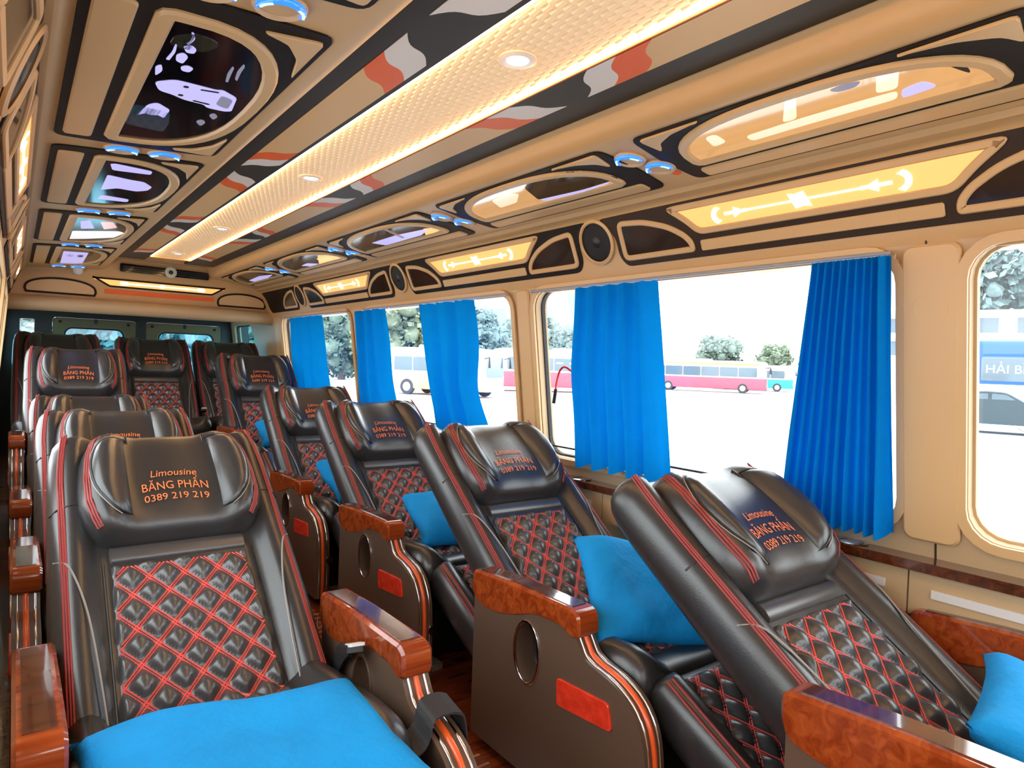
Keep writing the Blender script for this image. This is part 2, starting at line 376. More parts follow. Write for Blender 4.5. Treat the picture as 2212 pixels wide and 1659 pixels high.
rl = tag(MB().ext(inset(lt, 0.012), [], 0.005, MH).obj('rear_light_bar', amblit), 'amber glowing light bar across the rear header', 'light bar')
gl = MB()
for x, w, h in ((0.62, 0.05, 0.024), (0.70, 0.02, 0.014), (0.86, 0.035, 0.022), (1.02, 0.02, 0.014), (1.12, 0.05, 0.024)): gl.ext(rrect(x - w / 2, x + w / 2, 0.477 - h / 2, 0.477 + h / 2, 0.006), [], 0.007, MH)
gl.box(0.60, 1.15, 0.472, 0.482, 0, 0.006, MH)
gl.obj('lit_motif', wlit, rl)
MB().ext(rrect(0.50, 1.215, 0.398, 0.430, 0.006), [], 0.005, MH).obj('orange_band', flago, wr)
# black air-conditioning grille under the end of the ceiling
ac = tag(empty('air_grille', (0.88, YR - 0.02, Z(0.59))), 'black air grille with round white sensor under the far ceiling end', 'air grille')
MB().ext(rpoly([(-0.29, -0.030), (0.29, -0.034), (0.29, 0.020), (-0.29, 0.028)], 0.01), [], 0.02, fr((0, 0.018, 0), (1, 0, 0), (0, 0, 1), (0, -1, 0))).obj('housing', blackglass, ac)
for k in range(3): MB().box(-0.27, 0.27, -0.006, -0.002, -0.022 + k * 0.014, -0.016 + k * 0.014).obj('slat', blackp, ac)
MB().lathe([(0.016, 0.0), (0.040, 0.002), (0.040, 0.010), (0.030, 0.014), (0.016, 0.012)], 20, fr((0.03, -0.002, -0.004), (1, 0, 0), (0, 0, 1), (0, -1, 0))).obj('sensor_ring', mat('pale_green_white', (0.60, 0.68, 0.56), 0.4), ac, 40)
MB().lathe([(0, 0.006), (0.018, 0.006)], 16, fr((0.03, -0.002, -0.004), (1, 0, 0), (0, 0, 1), (0, -1, 0))).obj('sensor_eye', blackp, ac)

# rear doors behind the last row
MD = fr((0, YD, CZ), (1, 0, 0), (0, 0, 1), (0, -1, 0))
dw = struct(MB().ext([(-0.16, -1.05), (1.80, -1.05), (1.80, 0.40), (-0.16, 0.40)], [rrect(0.25, 0.855, -0.85, 0.262, 0.03), rrect(0.925, 1.555, -0.85, 0.262, 0.03), rrect(0.035, 0.130, -0.2, 0.235, 0.01)], 0.05, MD @ Matrix.Translation((0, 0, -0.05))).obj('wall_back', blackp))
MB().ext(rrect(0.03, 0.135, -0.205, 0.24, 0.01), [], 0.004, MD @ Matrix.Translation((0, 0, -0.02))).obj('pane', glass, dw)
for i, (x0, x1, w0, w1) in enumerate(((0.252, 0.853, 0.33, 0.765), (0.927, 1.553, 1.025, 1.49))):
    d = struct(MB().ext(rrect(x0, x1, -0.848, 0.26, 0.03), [rrect(w0, w1, -0.30, 0.185, 0.06)], 0.04, MD @ Matrix.Translation((0, 0, -0.04)), 0.006).obj('door_%d' % (i + 1), mat('door_lining_%d' % i, (0.20, 0.15, 0.07), 0.5)))
    MB().ext(rrect(w0, w1, -0.30, 0.185, 0.06), [rrect(w0 + 0.012, w1 - 0.012, -0.288, 0.173, 0.05)], 0.02, MD @ Matrix.Translation((0, 0, -0.03))).obj('gasket', rubber, d)
    MB().ext(rrect(w0 + 0.004, w1 - 0.004, -0.296, 0.181, 0.056), [], 0.004, MD @ Matrix.Translation((0, 0, -0.024))).obj('pane', tintglass, d)
    for x in (x0 + 0.05, x1 - 0.06): MB().ext(rrect(x - 0.012, x + 0.012, 0.215, 0.238, 0.008), [], 0.006, MD).obj('screw_cap', brownin, d)
    MB().ext(rrect((x0 + x1) / 2 - 0.012, (x0 + x1) / 2 + 0.012, 0.22, 0.26, 0.005), [], 0.006, MD).obj('latch', blackp, d)
MB().ext([(1.10, -0.16), (1.24, -0.16), (1.24, 0.02), (1.10, 0.02)], [], 0.012, fr((0, YD - 0.0005, CZ), (1, 0, 0), (0, 0, 1), (0, -1, 0)), 0.004).obj('warning_board', mat('orange_red_board', (0.9, 0.09, 0.04), 0.5), d)  # orange-red board standing in for something beyond the rear window
# emergency lettering on the far right pillar
stk = tag(empty('pillar_sticker', MR @ Vector((3.71, 0.33, -0.011))), 'small vertical red sticker on the right pillar beside the far curtain', 'sticker')
T = Matrix.Translation(-stk.location) @ MR
for t0, t1, w in ((0.50, 0.545, 0.02), (0.36, 0.47, 0.018), (0.33, 0.35, 0.02)): MB().ext(rrect(3.715 - w, 3.715 + w, t0, t1, 0.006), [], 0.002, T @ Matrix.Translation((0, 0, -0.013))).obj('red_mark', redst, stk)

# ================================================================== ceiling fittings
# embossed cream light panel with warm led strips along both sides
lp = tag(empty('ceiling_light_panel', (0.8375, 2.2, Z(0.646))), 'long glowing cream embossed light panel down the middle of the ceiling', 'light panel')
pm = MB(); cw, cl = 0.0188, 0.027
y0, y1 = -0.45, 4.98; nx = 12; ny = int((y1 - y0) / cl)
pm.box(-0.1150, 0.1150, y0 - 2.2, y1 - 2.2, -0.001, 0.001)
for j in range(ny):
    for i in range(nx + (j % 2)):
        x = -0.1128 + (i - 0.5 * (j % 2)) * cw; xa, xb = max(x + 0.001, -0.1145), min(x + cw - 0.001, 0.1145)
        if xb - xa < 0.005: continue
        ya, yb = y0 - 2.2 + j * cl + 0.001, y0 - 2.2 + (j + 1) * cl - 0.001; h = -0.0052; k = 0.0038
        pm.add([(xa, ya, -0.001), (xb, ya, -0.001), (xb, yb, -0.001), (xa, yb, -0.001), (xa + k, ya + k, h + 0.0025), (xb - k, ya + k, h + 0.0025), (xb - k, yb - 0.002, h), (xa + k, yb - 0.002, h)],
               [(0, 1, 5, 4), (1, 2, 6, 5), (2, 3, 7, 6), (3, 0, 4, 7), (4, 5, 6, 7)])
ep = pm.obj('embossed_panel', panelvinyl, lp); ep['kind'] = 'stuff'
for sx in (-1, 1):
    MB().box(sx * 0.1185 - 0.0022, sx * 0.1185 + 0.0022, y0 - 2.2, y1 - 2.2, -0.011, -0.002).obj('led_strip', warmled, lp)
MB().box(-0.12, 0.12, y1 - 2.2, y1 - 2.17, -0.014, 0.001).obj('end_cap', beige2, lp)
MB().box(0.1212, 0.1255, y0 - 2.2, y1 - 2.2, -0.0155, -0.0118).obj('orange_edge', flago, lp)
for i, y in enumerate((1.13, 2.34, 3.60, 4.72)):
    e = tag(empty('ceiling_spotlight', (0.8375, y, Z(0.640))), 'small round white spotlight in the ceiling panel, %s from the camera' % ORD[i], 'spotlight', 'ceiling spotlights')
    MB().lathe([(0.024, 0.004), (0.040, 0.002), (0.041, -0.002), (0.030, -0.006), (0.024, -0.003)], 24).obj('bezel', flagw, e, 40)
    MB().lathe([(0, -0.002), (0.015, -0.003), (0.0245, -0.001)], 20).obj('lens', downled, e, 40)
# olive strips with tan, orange and white inlays either side of the light panel
def strip(side):
    xa, xb = (0.530, 0.7125) if side < 0 else (0.9625, 1.153)
    e = tag(empty('ceiling_strip', ((xa + xb) / 2, 2.2, Z(0.646))), 'dark olive ceiling strip with tan and orange inlays %s' % ('left of the light panel' if side < 0 else 'between the light panel and right beam'), 'ceiling strip', 'inlaid ceiling strips')
    MB().box(xa - e.location.x, xb - e.location.x, YF - 2.2, 5.2 - 2.2, -0.012, 0.0).obj('strip_base', olive, e)
    b0 = 0.600 if side < 0 else 1.068; bw = 0.098; sg = 1 if side < 0 else -1
    M = fr((b0 - e.location.x, -2.2, -0.0121), (0, 1, 0), (sg, 0, 0), (0, 0, -1))
    def edge(d, sl):
        return [(d + sl * t + 0.012 * math.sin(2 * math.pi * t) * (1 if sl > 0 else -1), bw * t) for t in [i / 10 for i in range(11)]]
    Y0, P = (1.17, 1.255) if side < 0 else (1.235, 1.245)
    for k in range(-2, 3):
        q = Y0 + k * P
        cuts = [(0.0, 0.10), (0.10, 0.10), (0.20, 0.10), (0.99, -0.10), (1.085, -0.10), (1.17, -0.10)]
        for j, mm, nm in ((0, flagw, 'white_inlay'), (1, flago, 'orange_inlay'), (2, tan, 'tan_inlay'), (3, flago, 'orange_inlay'), (4, flagw, 'white_inlay')):
            A = edge(q + cuts[j][0], cuts[j][1]); B = edge(q + cuts[j + 1][0], cuts[j + 1][1])
            A = [p for p in A]; B = B[::-1]
            if max(p[0] for p in B) < YF + 0.1 or min(p[0] for p in A) > 4.95: continue
            lo, hi = (YF, 5.19)
            pl = [(min(max(p[0], lo), hi), p[1]) for p in A + B]
            MB().ext(pl, [], 0.0012, M).obj(nm, mm, e)
strip(-1); strip(1)

# side ceiling modules: dark plate, cream D frame, glass, corner pieces, outer pane
FL = fr((0.06, 0, Z(0.535)), (0, 1, 0), Vector((0.395, 0, 0.025)).normalized(), Vector((0.025, 0, -0.395)).normalized())
FR = fr((1.505, 0, Z(0.5305)), (0, 1, 0), Vector((-0.295, 0, 0.042)).normalized(), Vector((-0.042, 0, -0.295)).normalized())
def dshape(L, b0, b1, a0, a1, n=2.5, N=22):
    ac, A = (a0 + a1) / 2, (a1 - a0) / 2; bm = b0 + 0.16 * (b1 - b0); B = b1 - bm; p = []
    for i in range(N + 1):
        th = math.pi * i / N; c, s_ = math.cos(th), math.sin(th)
        p.append((ac - A * math.copysign(abs(c) ** (2 / n), c), bm + B * abs(s_) ** (2 / n)))
    r = 0.025
    p = [(a0 + r, b0), (a0 + r * 0.3, b0 + r * 0.3), (a0, b0 + r)] + p + [(a1, b0 + r), (a1 - r * 0.3, b0 + r * 0.3), (a1 - r, b0)]
    return p
def module(side, ya, yb, gmat, art, label):
    F = FL if side < 0 else FR; k = 1.0 if side < 0 else 0.755; L = yb - ya
    e = tag(empty('ceiling_panel', F @ Vector(((ya + yb) / 2, 0.2 * k, 0))), label, 'ceiling panel', 'glass ceiling panels')
    T = Matrix.Translation(-e.location) @ F
    plate = rpoly([(ya, 0.012 * k), (yb, 0.012 * k), (yb + 0.012, 0.20 * k), (yb, 0.385 * k), (ya, 0.385 * k), (ya - 0.012, 0.2 * k)], 0.03)
    MB().ext(plate, [], 0.004, T @ Matrix.Translation((0, 0, 0.0005)), 0.001).obj('back_plate', darkinlay, e)
    D = dshape(L, 0.112 * k, 0.374 * k, ya + (0.040 if side < 0 else 0.075), yb - (0.050 if side < 0 else 0.055))
    G = inset(D, 0.030 if side < 0 else 0.027)
    MB().ext(D, [G], 0.013, T, 0.005).obj('frame', beige2, e, 40)
    gl_ = MB().ext(inset(D, 0.02), [], 0.007, T).obj('glass', gmat, e)
    for nm, mm, pts in art:
        q = [(p[0], (p[1] - 0.06) * 1.002 if side < 0 else (1.505 - p[1]) * 1.01) for p in pts]
        MB().ext(rpoly(q, 0.012, 3), [], 0.0012 if 'dark' not in nm else 0.0016, T @ Matrix.Translation((0, 0, 0.0068))).obj(nm, mm, gl_)
    w = rrect(ya + 0.045, yb - 0.045, 0.028 * k, 0.088 * k, 0.012)
    MB().ext(w, [], 0.010, T, 0.003).obj('outer_pane', beige2, e, 40)
    for s0, s1, sg in ((ya, yb, 1), (yb, ya, -1)):
        a = s0 + sg * 0.022
        hyp = [(a + sg * (0.02 + 0.19 * t), (0.262 + 0.108 * t - 0.020 * math.sin(math.pi * t)) * k + 0.002) for t in [i / 6 for i in range(7)]]
        hyp = [(a + sg * (0.012 + 0.15 * t * t + 0.02 * t), (0.268 + 0.104 * t + 0.018 * math.sin(math.pi * t)) * k) for t in [i / 6 for i in range(7)]]
        MB().ext(rpoly([(a, 0.372 * k)] + [hyp[0]] + hyp[2:-1:2] + [hyp[-1]], 0.012, 2), [], 0.010, T, 0.002).obj('corner_piece', beige2, e)
    return e
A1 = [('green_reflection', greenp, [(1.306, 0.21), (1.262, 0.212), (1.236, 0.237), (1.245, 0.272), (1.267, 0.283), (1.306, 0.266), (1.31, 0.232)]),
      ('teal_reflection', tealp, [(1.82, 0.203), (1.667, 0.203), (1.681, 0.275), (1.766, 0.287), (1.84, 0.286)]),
      ('etched_bus', lilac, [(1.504, 0.217), (1.47, 0.248), (1.474, 0.281), (1.482, 0.328), (1.475, 0.338), (1.505, 0.374), (1.595, 0.385), (1.605, 0.372), (1.601, 0.334), (1.584, 0.325), (1.577, 0.284), (1.557, 0.257), (1.549, 0.232)]),
      ('dark_slot', blackp, [(1.492, 0.30), (1.488, 0.335), (1.496, 0.335), (1.500, 0.30)]), ('dark_slot', blackp, [(1.566, 0.30), (1.572, 0.335), (1.580, 0.335), (1.574, 0.30)]), ('dark_slot', blackp, [(1.49, 0.268), (1.49, 0.278), (1.502, 0.278), (1.502, 0.268)]), ('dark_slot', blackp, [(1.545, 0.268), (1.545, 0.278), (1.557, 0.278), (1.557, 0.268)]), ('dark_cab', lilacg, [(1.505, 0.343), (1.52, 0.370), (1.585, 0.374), (1.568, 0.345)]),
      ('etched_leaf', lilac, [(1.298, 0.23), (1.284, 0.242), (1.3, 0.254), (1.322, 0.253), (1.324, 0.241)]),
      ('etched_leaf', lilac, [(1.343, 0.228), (1.327, 0.237), (1.342, 0.248), (1.38, 0.245), (1.372, 0.232)]),
      ('etched_leaf', lilac, [(1.397, 0.244), (1.383, 0.254), (1.392, 0.267), (1.416, 0.263), (1.415, 0.25)]),
      ('etched_stem', lilac, [(1.285, 0.233), (1.262, 0.238), (1.235, 0.232), (1.236, 0.236), (1.258, 0.243), (1.288, 0.238)]),
      ('etched_stem', lilac, [(1.375, 0.216), (1.334, 0.220), (1.297, 0.218), (1.297, 0.221), (1.332, 0.225), (1.376, 0.222)]),
      ('etched_block', lilac, [(1.421, 0.206), (1.405, 0.214), (1.435, 0.221), (1.47, 0.213)]),
      ('etched_flower', lilac, [(1.679, 0.223), (1.65, 0.228), (1.628, 0.242), (1.648, 0.258), (1.663, 0.272), (1.703, 0.271), (1.73, 0.27), (1.712, 0.256), (1.722, 0.244), (1.715, 0.23), (1.741, 0.216)]),
      ('etched_disc', lilacg, [(1.65, 0.349), (1.63, 0.356), (1.651, 0.37), (1.68, 0.365)]), ('etched_disc', lilacg, [(1.712, 0.334), (1.69, 0.343), (1.708, 0.356), (1.744, 0.351)]),
      ('etched_wave', lilacg, [(1.424, 0.331), (1.38, 0.324), (1.341, 0.324), (1.346, 0.328), (1.38, 0.331), (1.425, 0.336)]), ('etched_wave', lilacg, [(1.401, 0.343), (1.36, 0.337), (1.318, 0.338), (1.328, 0.343), (1.36, 0.344), (1.408, 0.349)])]
A2 = [('etched_bar', lilac, [(2.245, 0.216), (2.235, 0.228), (2.274, 0.328), (2.32, 0.33), (2.317, 0.228)]),
      ('etched_bus', lilac, [(2.392, 0.223), (2.426, 0.285), (2.437, 0.328), (2.50, 0.36), (2.559, 0.355), (2.594, 0.325), (2.573, 0.269), (2.629, 0.226)]),
      ('etched_bar', lilac, [(2.715, 0.234), (2.752, 0.324), (2.803, 0.325), (2.796, 0.231)])]
A3 = [('bright_reflection', mat('bright_glass_patch', (0.8, 0.85, 0.9), 0.1, emit=(0.85, 0.92, 1.0), es=0.75, coat=1), [(3.632, 0.206), (3.54, 0.38), (3.58, 0.405), (3.75, 0.38), (3.86, 0.27), (3.90, 0.21)]),  # bright reflection painted as a glowing patch
      ('etched_block', lilac, [(3.327, 0.217), (3.28, 0.247), (3.50, 0.281), (3.54, 0.232)]),
      ('pink_reflection', mat('pink_glass_patch', (0.75, 0.4, 0.36), 0.2, emit=(1.0, 0.5, 0.45), es=0.35), [(3.30, 0.285), (3.29, 0.33), (3.429, 0.361), (3.508, 0.317)])]  # pink reflection painted as a faintly glowing patch
A4 = [('etched_block', lilac, [(4.42, 0.212), (4.43, 0.329), (5.02, 0.34), (5.05, 0.225)]), ('etched_window', blackp, [(4.55, 0.235), (4.55, 0.265), (4.66, 0.267), (4.66, 0.237)]), ('etched_window', blackp, [(4.55, 0.285), (4.55, 0.315), (4.66, 0.317), (4.66, 0.287)])]
lefts = [(0.16, 1.01, []), (1.13, 2.02, A1), (2.12, 2.985, A2), (3.14, 4.02, A3), (4.19, 5.13, A4)]
llab = ['dark glass ceiling panel at upper left, cut by the frame top, nearest the camera', 'large black glass left ceiling panel etched with a lilac bus shape', 'second visible left ceiling panel, black glass with lilac bars', 'left ceiling panel with white and pink reflections in its glass', 'farthest left ceiling panel, small lilac block in dark glass']
for (a, b_, art), lb in zip(lefts, llab): module(-1, a, b_, blackglass, art, lb)
B1 = [('lit_band', wsoft, [(0.92, 1.345), (0.785, 1.338), (0.688, 1.337), (0.588, 1.339), (0.599, 1.366), (0.799, 1.368), (0.92, 1.372)]), ('lilac_patch', lilac, [(0.581, 1.338), (0.54, 1.33), (0.526, 1.362), (0.593, 1.37)]),  # warm reflections in the glass painted as glowing shapes
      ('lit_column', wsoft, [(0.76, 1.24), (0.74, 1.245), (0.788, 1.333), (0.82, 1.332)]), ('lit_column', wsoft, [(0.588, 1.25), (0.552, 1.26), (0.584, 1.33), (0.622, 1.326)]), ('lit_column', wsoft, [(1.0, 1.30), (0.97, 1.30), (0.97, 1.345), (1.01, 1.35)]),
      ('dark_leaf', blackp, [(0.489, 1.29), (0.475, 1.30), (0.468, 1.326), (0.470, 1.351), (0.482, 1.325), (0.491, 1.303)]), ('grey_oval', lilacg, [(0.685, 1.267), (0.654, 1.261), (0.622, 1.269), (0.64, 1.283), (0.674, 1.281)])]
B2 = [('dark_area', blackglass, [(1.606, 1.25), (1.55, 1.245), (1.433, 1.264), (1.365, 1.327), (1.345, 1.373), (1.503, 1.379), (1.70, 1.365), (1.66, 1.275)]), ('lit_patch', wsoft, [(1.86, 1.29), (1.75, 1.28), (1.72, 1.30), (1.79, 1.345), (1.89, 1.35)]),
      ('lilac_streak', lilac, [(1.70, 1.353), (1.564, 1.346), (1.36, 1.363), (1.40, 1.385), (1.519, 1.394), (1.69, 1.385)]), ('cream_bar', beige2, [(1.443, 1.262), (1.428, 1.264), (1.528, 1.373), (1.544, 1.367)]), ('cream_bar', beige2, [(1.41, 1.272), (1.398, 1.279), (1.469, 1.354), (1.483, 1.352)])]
B3 = [('lilac_streak', lilac, [(2.90, 1.335), (2.637, 1.33), (2.389, 1.351), (2.516, 1.387), (2.86, 1.39)]), ('cream_bar', beige2, [(2.62, 1.26), (2.59, 1.26), (2.63, 1.37), (2.66, 1.37)]), ('amber_patch', amblit, [(2.42, 1.34), (2.34, 1.36), (2.36, 1.39), (2.50, 1.40)])]  # amber patch paints a warm reflection, material shared with the light bars
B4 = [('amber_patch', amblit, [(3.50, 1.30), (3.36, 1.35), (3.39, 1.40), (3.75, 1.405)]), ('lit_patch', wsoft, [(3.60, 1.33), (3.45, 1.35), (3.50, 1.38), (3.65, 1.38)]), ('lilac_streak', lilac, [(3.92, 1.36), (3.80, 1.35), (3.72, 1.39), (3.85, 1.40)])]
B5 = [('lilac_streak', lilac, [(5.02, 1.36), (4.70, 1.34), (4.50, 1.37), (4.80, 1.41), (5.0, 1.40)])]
rights = [(0.345, 1.165, ambglass, B1), (1.275, 2.13, ambglass, B2), (2.25, 3.18, blackglass, B3), (3.28, 4.22, blackglass, B4), (4.34, 5.24, blackglass, B5)]
rlab = ['large amber-lit oval glass panel at the upper right', 'right ceiling panel half amber and half black with cream bars', 'third right ceiling panel, black glass with lilac streaks', 'fourth right ceiling panel with a small amber glow', 'farthest right ceiling panel beside the rear header']
for (a, b_, g_, art), lb in zip(rights, rlab): module(1, a, b_, g_, art, lb)
# blue ring lamps in the gaps between modules
def ringlamp():
    e = empty('reading_lamp')
    MB().lathe([(0.041, 0.0), (0.043, 0.004), (0.039, 0.009), (0.034, 0.006), (0.033, 0.0)], 28).obj('bezel', beige2, e, 50)
    MB().tube([(0.0345 * math.cos(a), 0.0345 * math.sin(a), 0.010) for a in [math.radians(-15 + i * 210 / 20) for i in range(21)]], [0.002 + 0.005 * math.sin(math.pi * i / 20) ** 0.4 for i in range(21)], 8).obj('glow_arc', bluelit, e, 60)
    MB().tube([(0.0345 * math.cos(a), 0.0345 * math.sin(a), 0.0155) for a in [math.radians(10 + i * 45 / 6) for i in range(7)]], 0.0024, 6).obj('glow_core', bluehot, e, 60)
    MB().tube([(0.0345 * math.cos(a), 0.0345 * math.sin(a), 0.0155) for a in [math.radians(125 + i * 40 / 6) for i in range(7)]], 0.0024, 6).obj('glow_core', bluehot, e, 60)
    MB().lathe([(0, 0.003), (0.033, 0.003)], 20).obj('dish', beige2, e)
    return e
lamp0 = ringlamp(); first = True
for side, ys, bs in ((-1, (1.072, 2.072, 3.062, 4.105, 5.20), (0.165, 0.268)), (1, (1.222, 2.19, 3.23, 4.28), (0.205, 0.125))):
    F = FL if side < 0 else FR
    for i, y in enumerate(ys):
        for j, b_ in enumerate(bs):
            e = lamp0 if first else copytree(lamp0); first = False
            yy = y + (0 if side < 0 else (0.018 if j == 0 else -0.018))
            M = F @ fr((yy, b_, 0.0), (0, 1, 0), (1, 0, 0), (0, 0, 1)) if side < 0 else F @ fr((yy, b_, 0.0), (0, -1, 0), (1, 0, 0), (0, 0, 1))
            M = F @ Matrix.Translation((yy, b_, 0.0)) @ Matrix.Rotation(math.radians(10 if side > 0 else 90), 4, 'Z')
            e.matrix_world = M
            tag(e, 'blue-glowing ring lamp, %s one of the %s pair along the %s ceiling panels' % (('outer', 'inner')[j] if side < 0 else ('inner', 'outer')[j], ORD[i], 'left' if side < 0 else 'right'), 'ring lamp', 'blue ring lamps')
tag(MB().lathe([(0, 0.003), (0.012, 0.003), (0.014, 0.0)], 16, FR @ Matrix.Translation((1.195, 0.068, 0.0))).obj('orange_sticker', flago), 'small round orange sticker beside the near right ring lamps', 'sticker')
# small white camera dome near the far left corner
e = tag(empty('dome_camera', (0.34, 5.36, Z(0.552))), 'small white dome camera under the far left ceiling end', 'camera')
MB().lathe([(0, -0.05), (0.018, -0.046), (0.028, -0.03), (0.030, -0.01), (0.034, 0.0), (0, 0.0)], 16).obj('dome', white, e, 50)
MB().lathe([(0, -0.006), (0.042, -0.006), (0.042, 0.0)], 16).obj('base', white, e, 50)

# ------------------------------------------------------------------ fascia over the windows
SR = fr((1.62, 0, Z(0.345)), (0, 1, 0), Vector((-0.065, 0, 0.152)).normalized(), Vector((-0.152, 0, -0.065)).normalized())
SL = fr((-0.03, 0, Z(0.345)), (0, 1, 0), Vector((0.06, 0, 0.16)).normalized(), Vector((0.16, 0, -0.06)).normalized())
SPKS = {1: [0.18, 1.645, 3.10, 4.57], -1: [-0.17, 1.29, 2.75, 4.21]}
def anchor(mb, x, y, d, M):
    mb.ext([(x, y - 0.004), (x + d * 0.07, y - 0.004), (x + d * 0.07, y + 0.004), (x, y + 0.004)], [], 0.002, M)
    arc = [(x + d * (-0.012 + 0.03 * math.cos(a)), y + 0.026 * math.sin(a)) for a in [math.radians(115 + i * 13) for i in range(11)]]
    mb.ext(arc + [(p[0] + d * 0.014, y + (p[1] - y) * 0.72) for p in arc[::-1]], [], 0.002, M)
    mb.ext([(x + d * 0.03, y - 0.014), (x + d * 0.05, y - 0.005), (x + d * 0.05, y + 0.005), (x + d * 0.03, y + 0.014)], [], 0.002, M)
for side, F in ((1, SR), (-1, SL)):
    sn = 'right' if side > 0 else 'left'; SPK = SPKS[side]
    for i, y in enumerate(SPK):
        e = tag(empty('speaker', F @ Vector((y, 0.090, 0))), 'round black speaker in the %s fascia, %s from the camera' % (sn, ORD[i]), 'speaker', 'fascia speakers')
        T = Matrix.Translation(-e.location) @ F @ Matrix.Translation((y, 0.090, 0))
        MB().lathe([(0.068, 0.0), (0.078, 0.002), (0.079, 0.008), (0.070, 0.012), (0.066, 0.008)], 32, T).obj('bezel', beige2, e, 50)
        MB().lathe([(0, 0.008), (0.03, 0.0075), (0.055, 0.006), (0.067, 0.003)], 32, T).obj('grille', speakerm, e, 50)
        MB().lathe([(0, 0.011), (0.018, 0.0095), (0.021, 0.0072)], 20, T).obj('dust_cap', blackp, e, 50)
    for i in range(4):
        ya = SPK[i]; yb = SPK[i + 1] if i < 3 else 5.36
        e = tag(empty('fascia_panel', F @ Vector(((ya + yb) / 2, 0.08, 0))), 'amber-lit %s fascia panel over the windows, %s from the camera' % (sn, ORD[i]), 'fascia panel', 'lit fascia panels')
        T = Matrix.Translation(-e.location) @ F
        ye = yb if i < 3 else yb + 0.05
        pl = [(ya + 0.030, 0.1635), (ye - 0.030, 0.1635), (ye - 0.062, 0.135), (ye - 0.090, 0.090), (ye - 0.088, 0.03), (ye - 0.115, -0.006), (ya + 0.115, -0.006), (ya + 0.088, 0.03), (ya + 0.090, 0.090), (ya + 0.062, 0.135)]
        MB().ext(rpoly(pl, 0.02, 3), [], 0.003, T @ Matrix.Translation((0, 0, 0.0005))).obj('dark_inlay', brownin if i == 0 else darkinlay, e)
        for s0, sg in ((ya, 1), (yb, -1)):
            if i == 3 and sg < 0: continue
            a0 = s0 + sg * 0.108
            q = [(a0, 0.012), (a0, 0.146)] + [(a0 + sg * 0.292 * math.sin(t), 0.012 + 0.134 * math.cos(t)) for t in [math.pi / 2 * k / 12 for k in (3, 6, 8.5, 10.2)]] + [(a0 + sg * 0.285, 0.012)]
            q = rpoly(q, 0.030, 4)
            MB().ext(q, [inset(q, 0.018)], 0.010, T, 0.003).obj('quarter_frame', beige2, e, 40)
            MB().ext(inset(q, 0.016), [], 0.005, T).obj('quarter_pane', smoke, e)
        r0, r1 = ya + 0.275, yb - 0.30
        if yb - ya < 1: continue
        bar = rpoly([(r0, 0.156), (r1, 0.156), (r1 - 0.075, 0.100), (r1 - 0.115, 0.060), (r0 + 0.115, 0.060), (r0 + 0.075, 0.100)], 0.05, 5)
        MB().ext(bar, [inset(bar, 0.019)], 0.010, T, 0.003).obj('bar_frame', beige2, e, 40)
        MB().ext(inset(bar, 0.017), [], 0.006, T).obj('light_diffuser', amblit, e)
        mo = MB(); yc = (ya + yb) / 2 + 0.0; Tm = T @ Matrix.Translation((0, 0, 0.006))
        anchor(mo, yc - 0.22, 0.106, 1, Tm); anchor(mo, yc + 0.22, 0.106, -1, Tm)
        mo.ext([(yc - 0.15, 0.1035), (yc + 0.15, 0.1035), (yc + 0.15, 0.1085), (yc - 0.15, 0.1085)], [], 0.002, Tm)
        mo.ext([(yc - 0.03, 0.086), (yc - 0.012, 0.090), (yc + 0.012, 0.086), (yc + 0.03, 0.126), (yc + 0.012, 0.122), (yc - 0.012, 0.126)], [], 0.002, Tm)
        mo.obj('lit_motif', wlit, e)
        MB().ext(rrect(ya + 0.415, yb - 0.415 + (0.1 if i == 3 else 0), 0.012, 0.044, 0.006), [], 0.008, T, 0.002).obj('lower_strip', beige2, e, 40)

# ================================================================== seats
def sst(a, b, x):
    t = min(max((x - a) / (b - a), 0), 1); return t * t * (3 - 2 * t)
def bfront(ax, w):                         # depth of a padded section: flat centre, raised bolster, rounded edge
    c = 0.026 + 0.040 * sst(0.60, 0.80, ax / w)
    e = max(0.0, 1 - ((max(ax / w - 0.80, 0)) / 0.20) ** 2.2)
    return c * (e ** 0.5)
XS = [-1, -.985, -.955, -.91, -.86, -.80, -.74, -.68, -.62, -.56, -.4, -.2, 0, .2, .4, .56, .62, .68, .74, .80, .86, .91, .955, .985, 1]
def padrings(stations, thick):
    rings = []
    for v, w, dm, bt in stations:
        r = [(x * w, v, bfront(abs(x) * w, w) * dm) for x in XS]
        for x in (1.0, .985, .94, .85, .6, 0, -.6, -.85, -.94, -.985, -1.0):
            k = (1 - abs(x) ** 6); r.append((x * w, v, -thick * bt * (0.25 + 0.75 * k ** 0.6 if abs(x) < 1 else 0.2)))
        rings.append(r)
    return rings
FB = fr((0, 0, 0), (1, 0, 0), (0, 0, 1), (0, -1, 0))     # back frame: across, up the back, out of the back
def qdepth(x, v, dx, dv, base, h):
    a = x / dx + v / dv; b = x / dx - v / dv
    return base + h * (sst(0.17, 1.15, abs(math.sin(math.pi * a))) * sst(0.17, 1.15, abs(math.sin(math.pi * b)))) ** 0.5
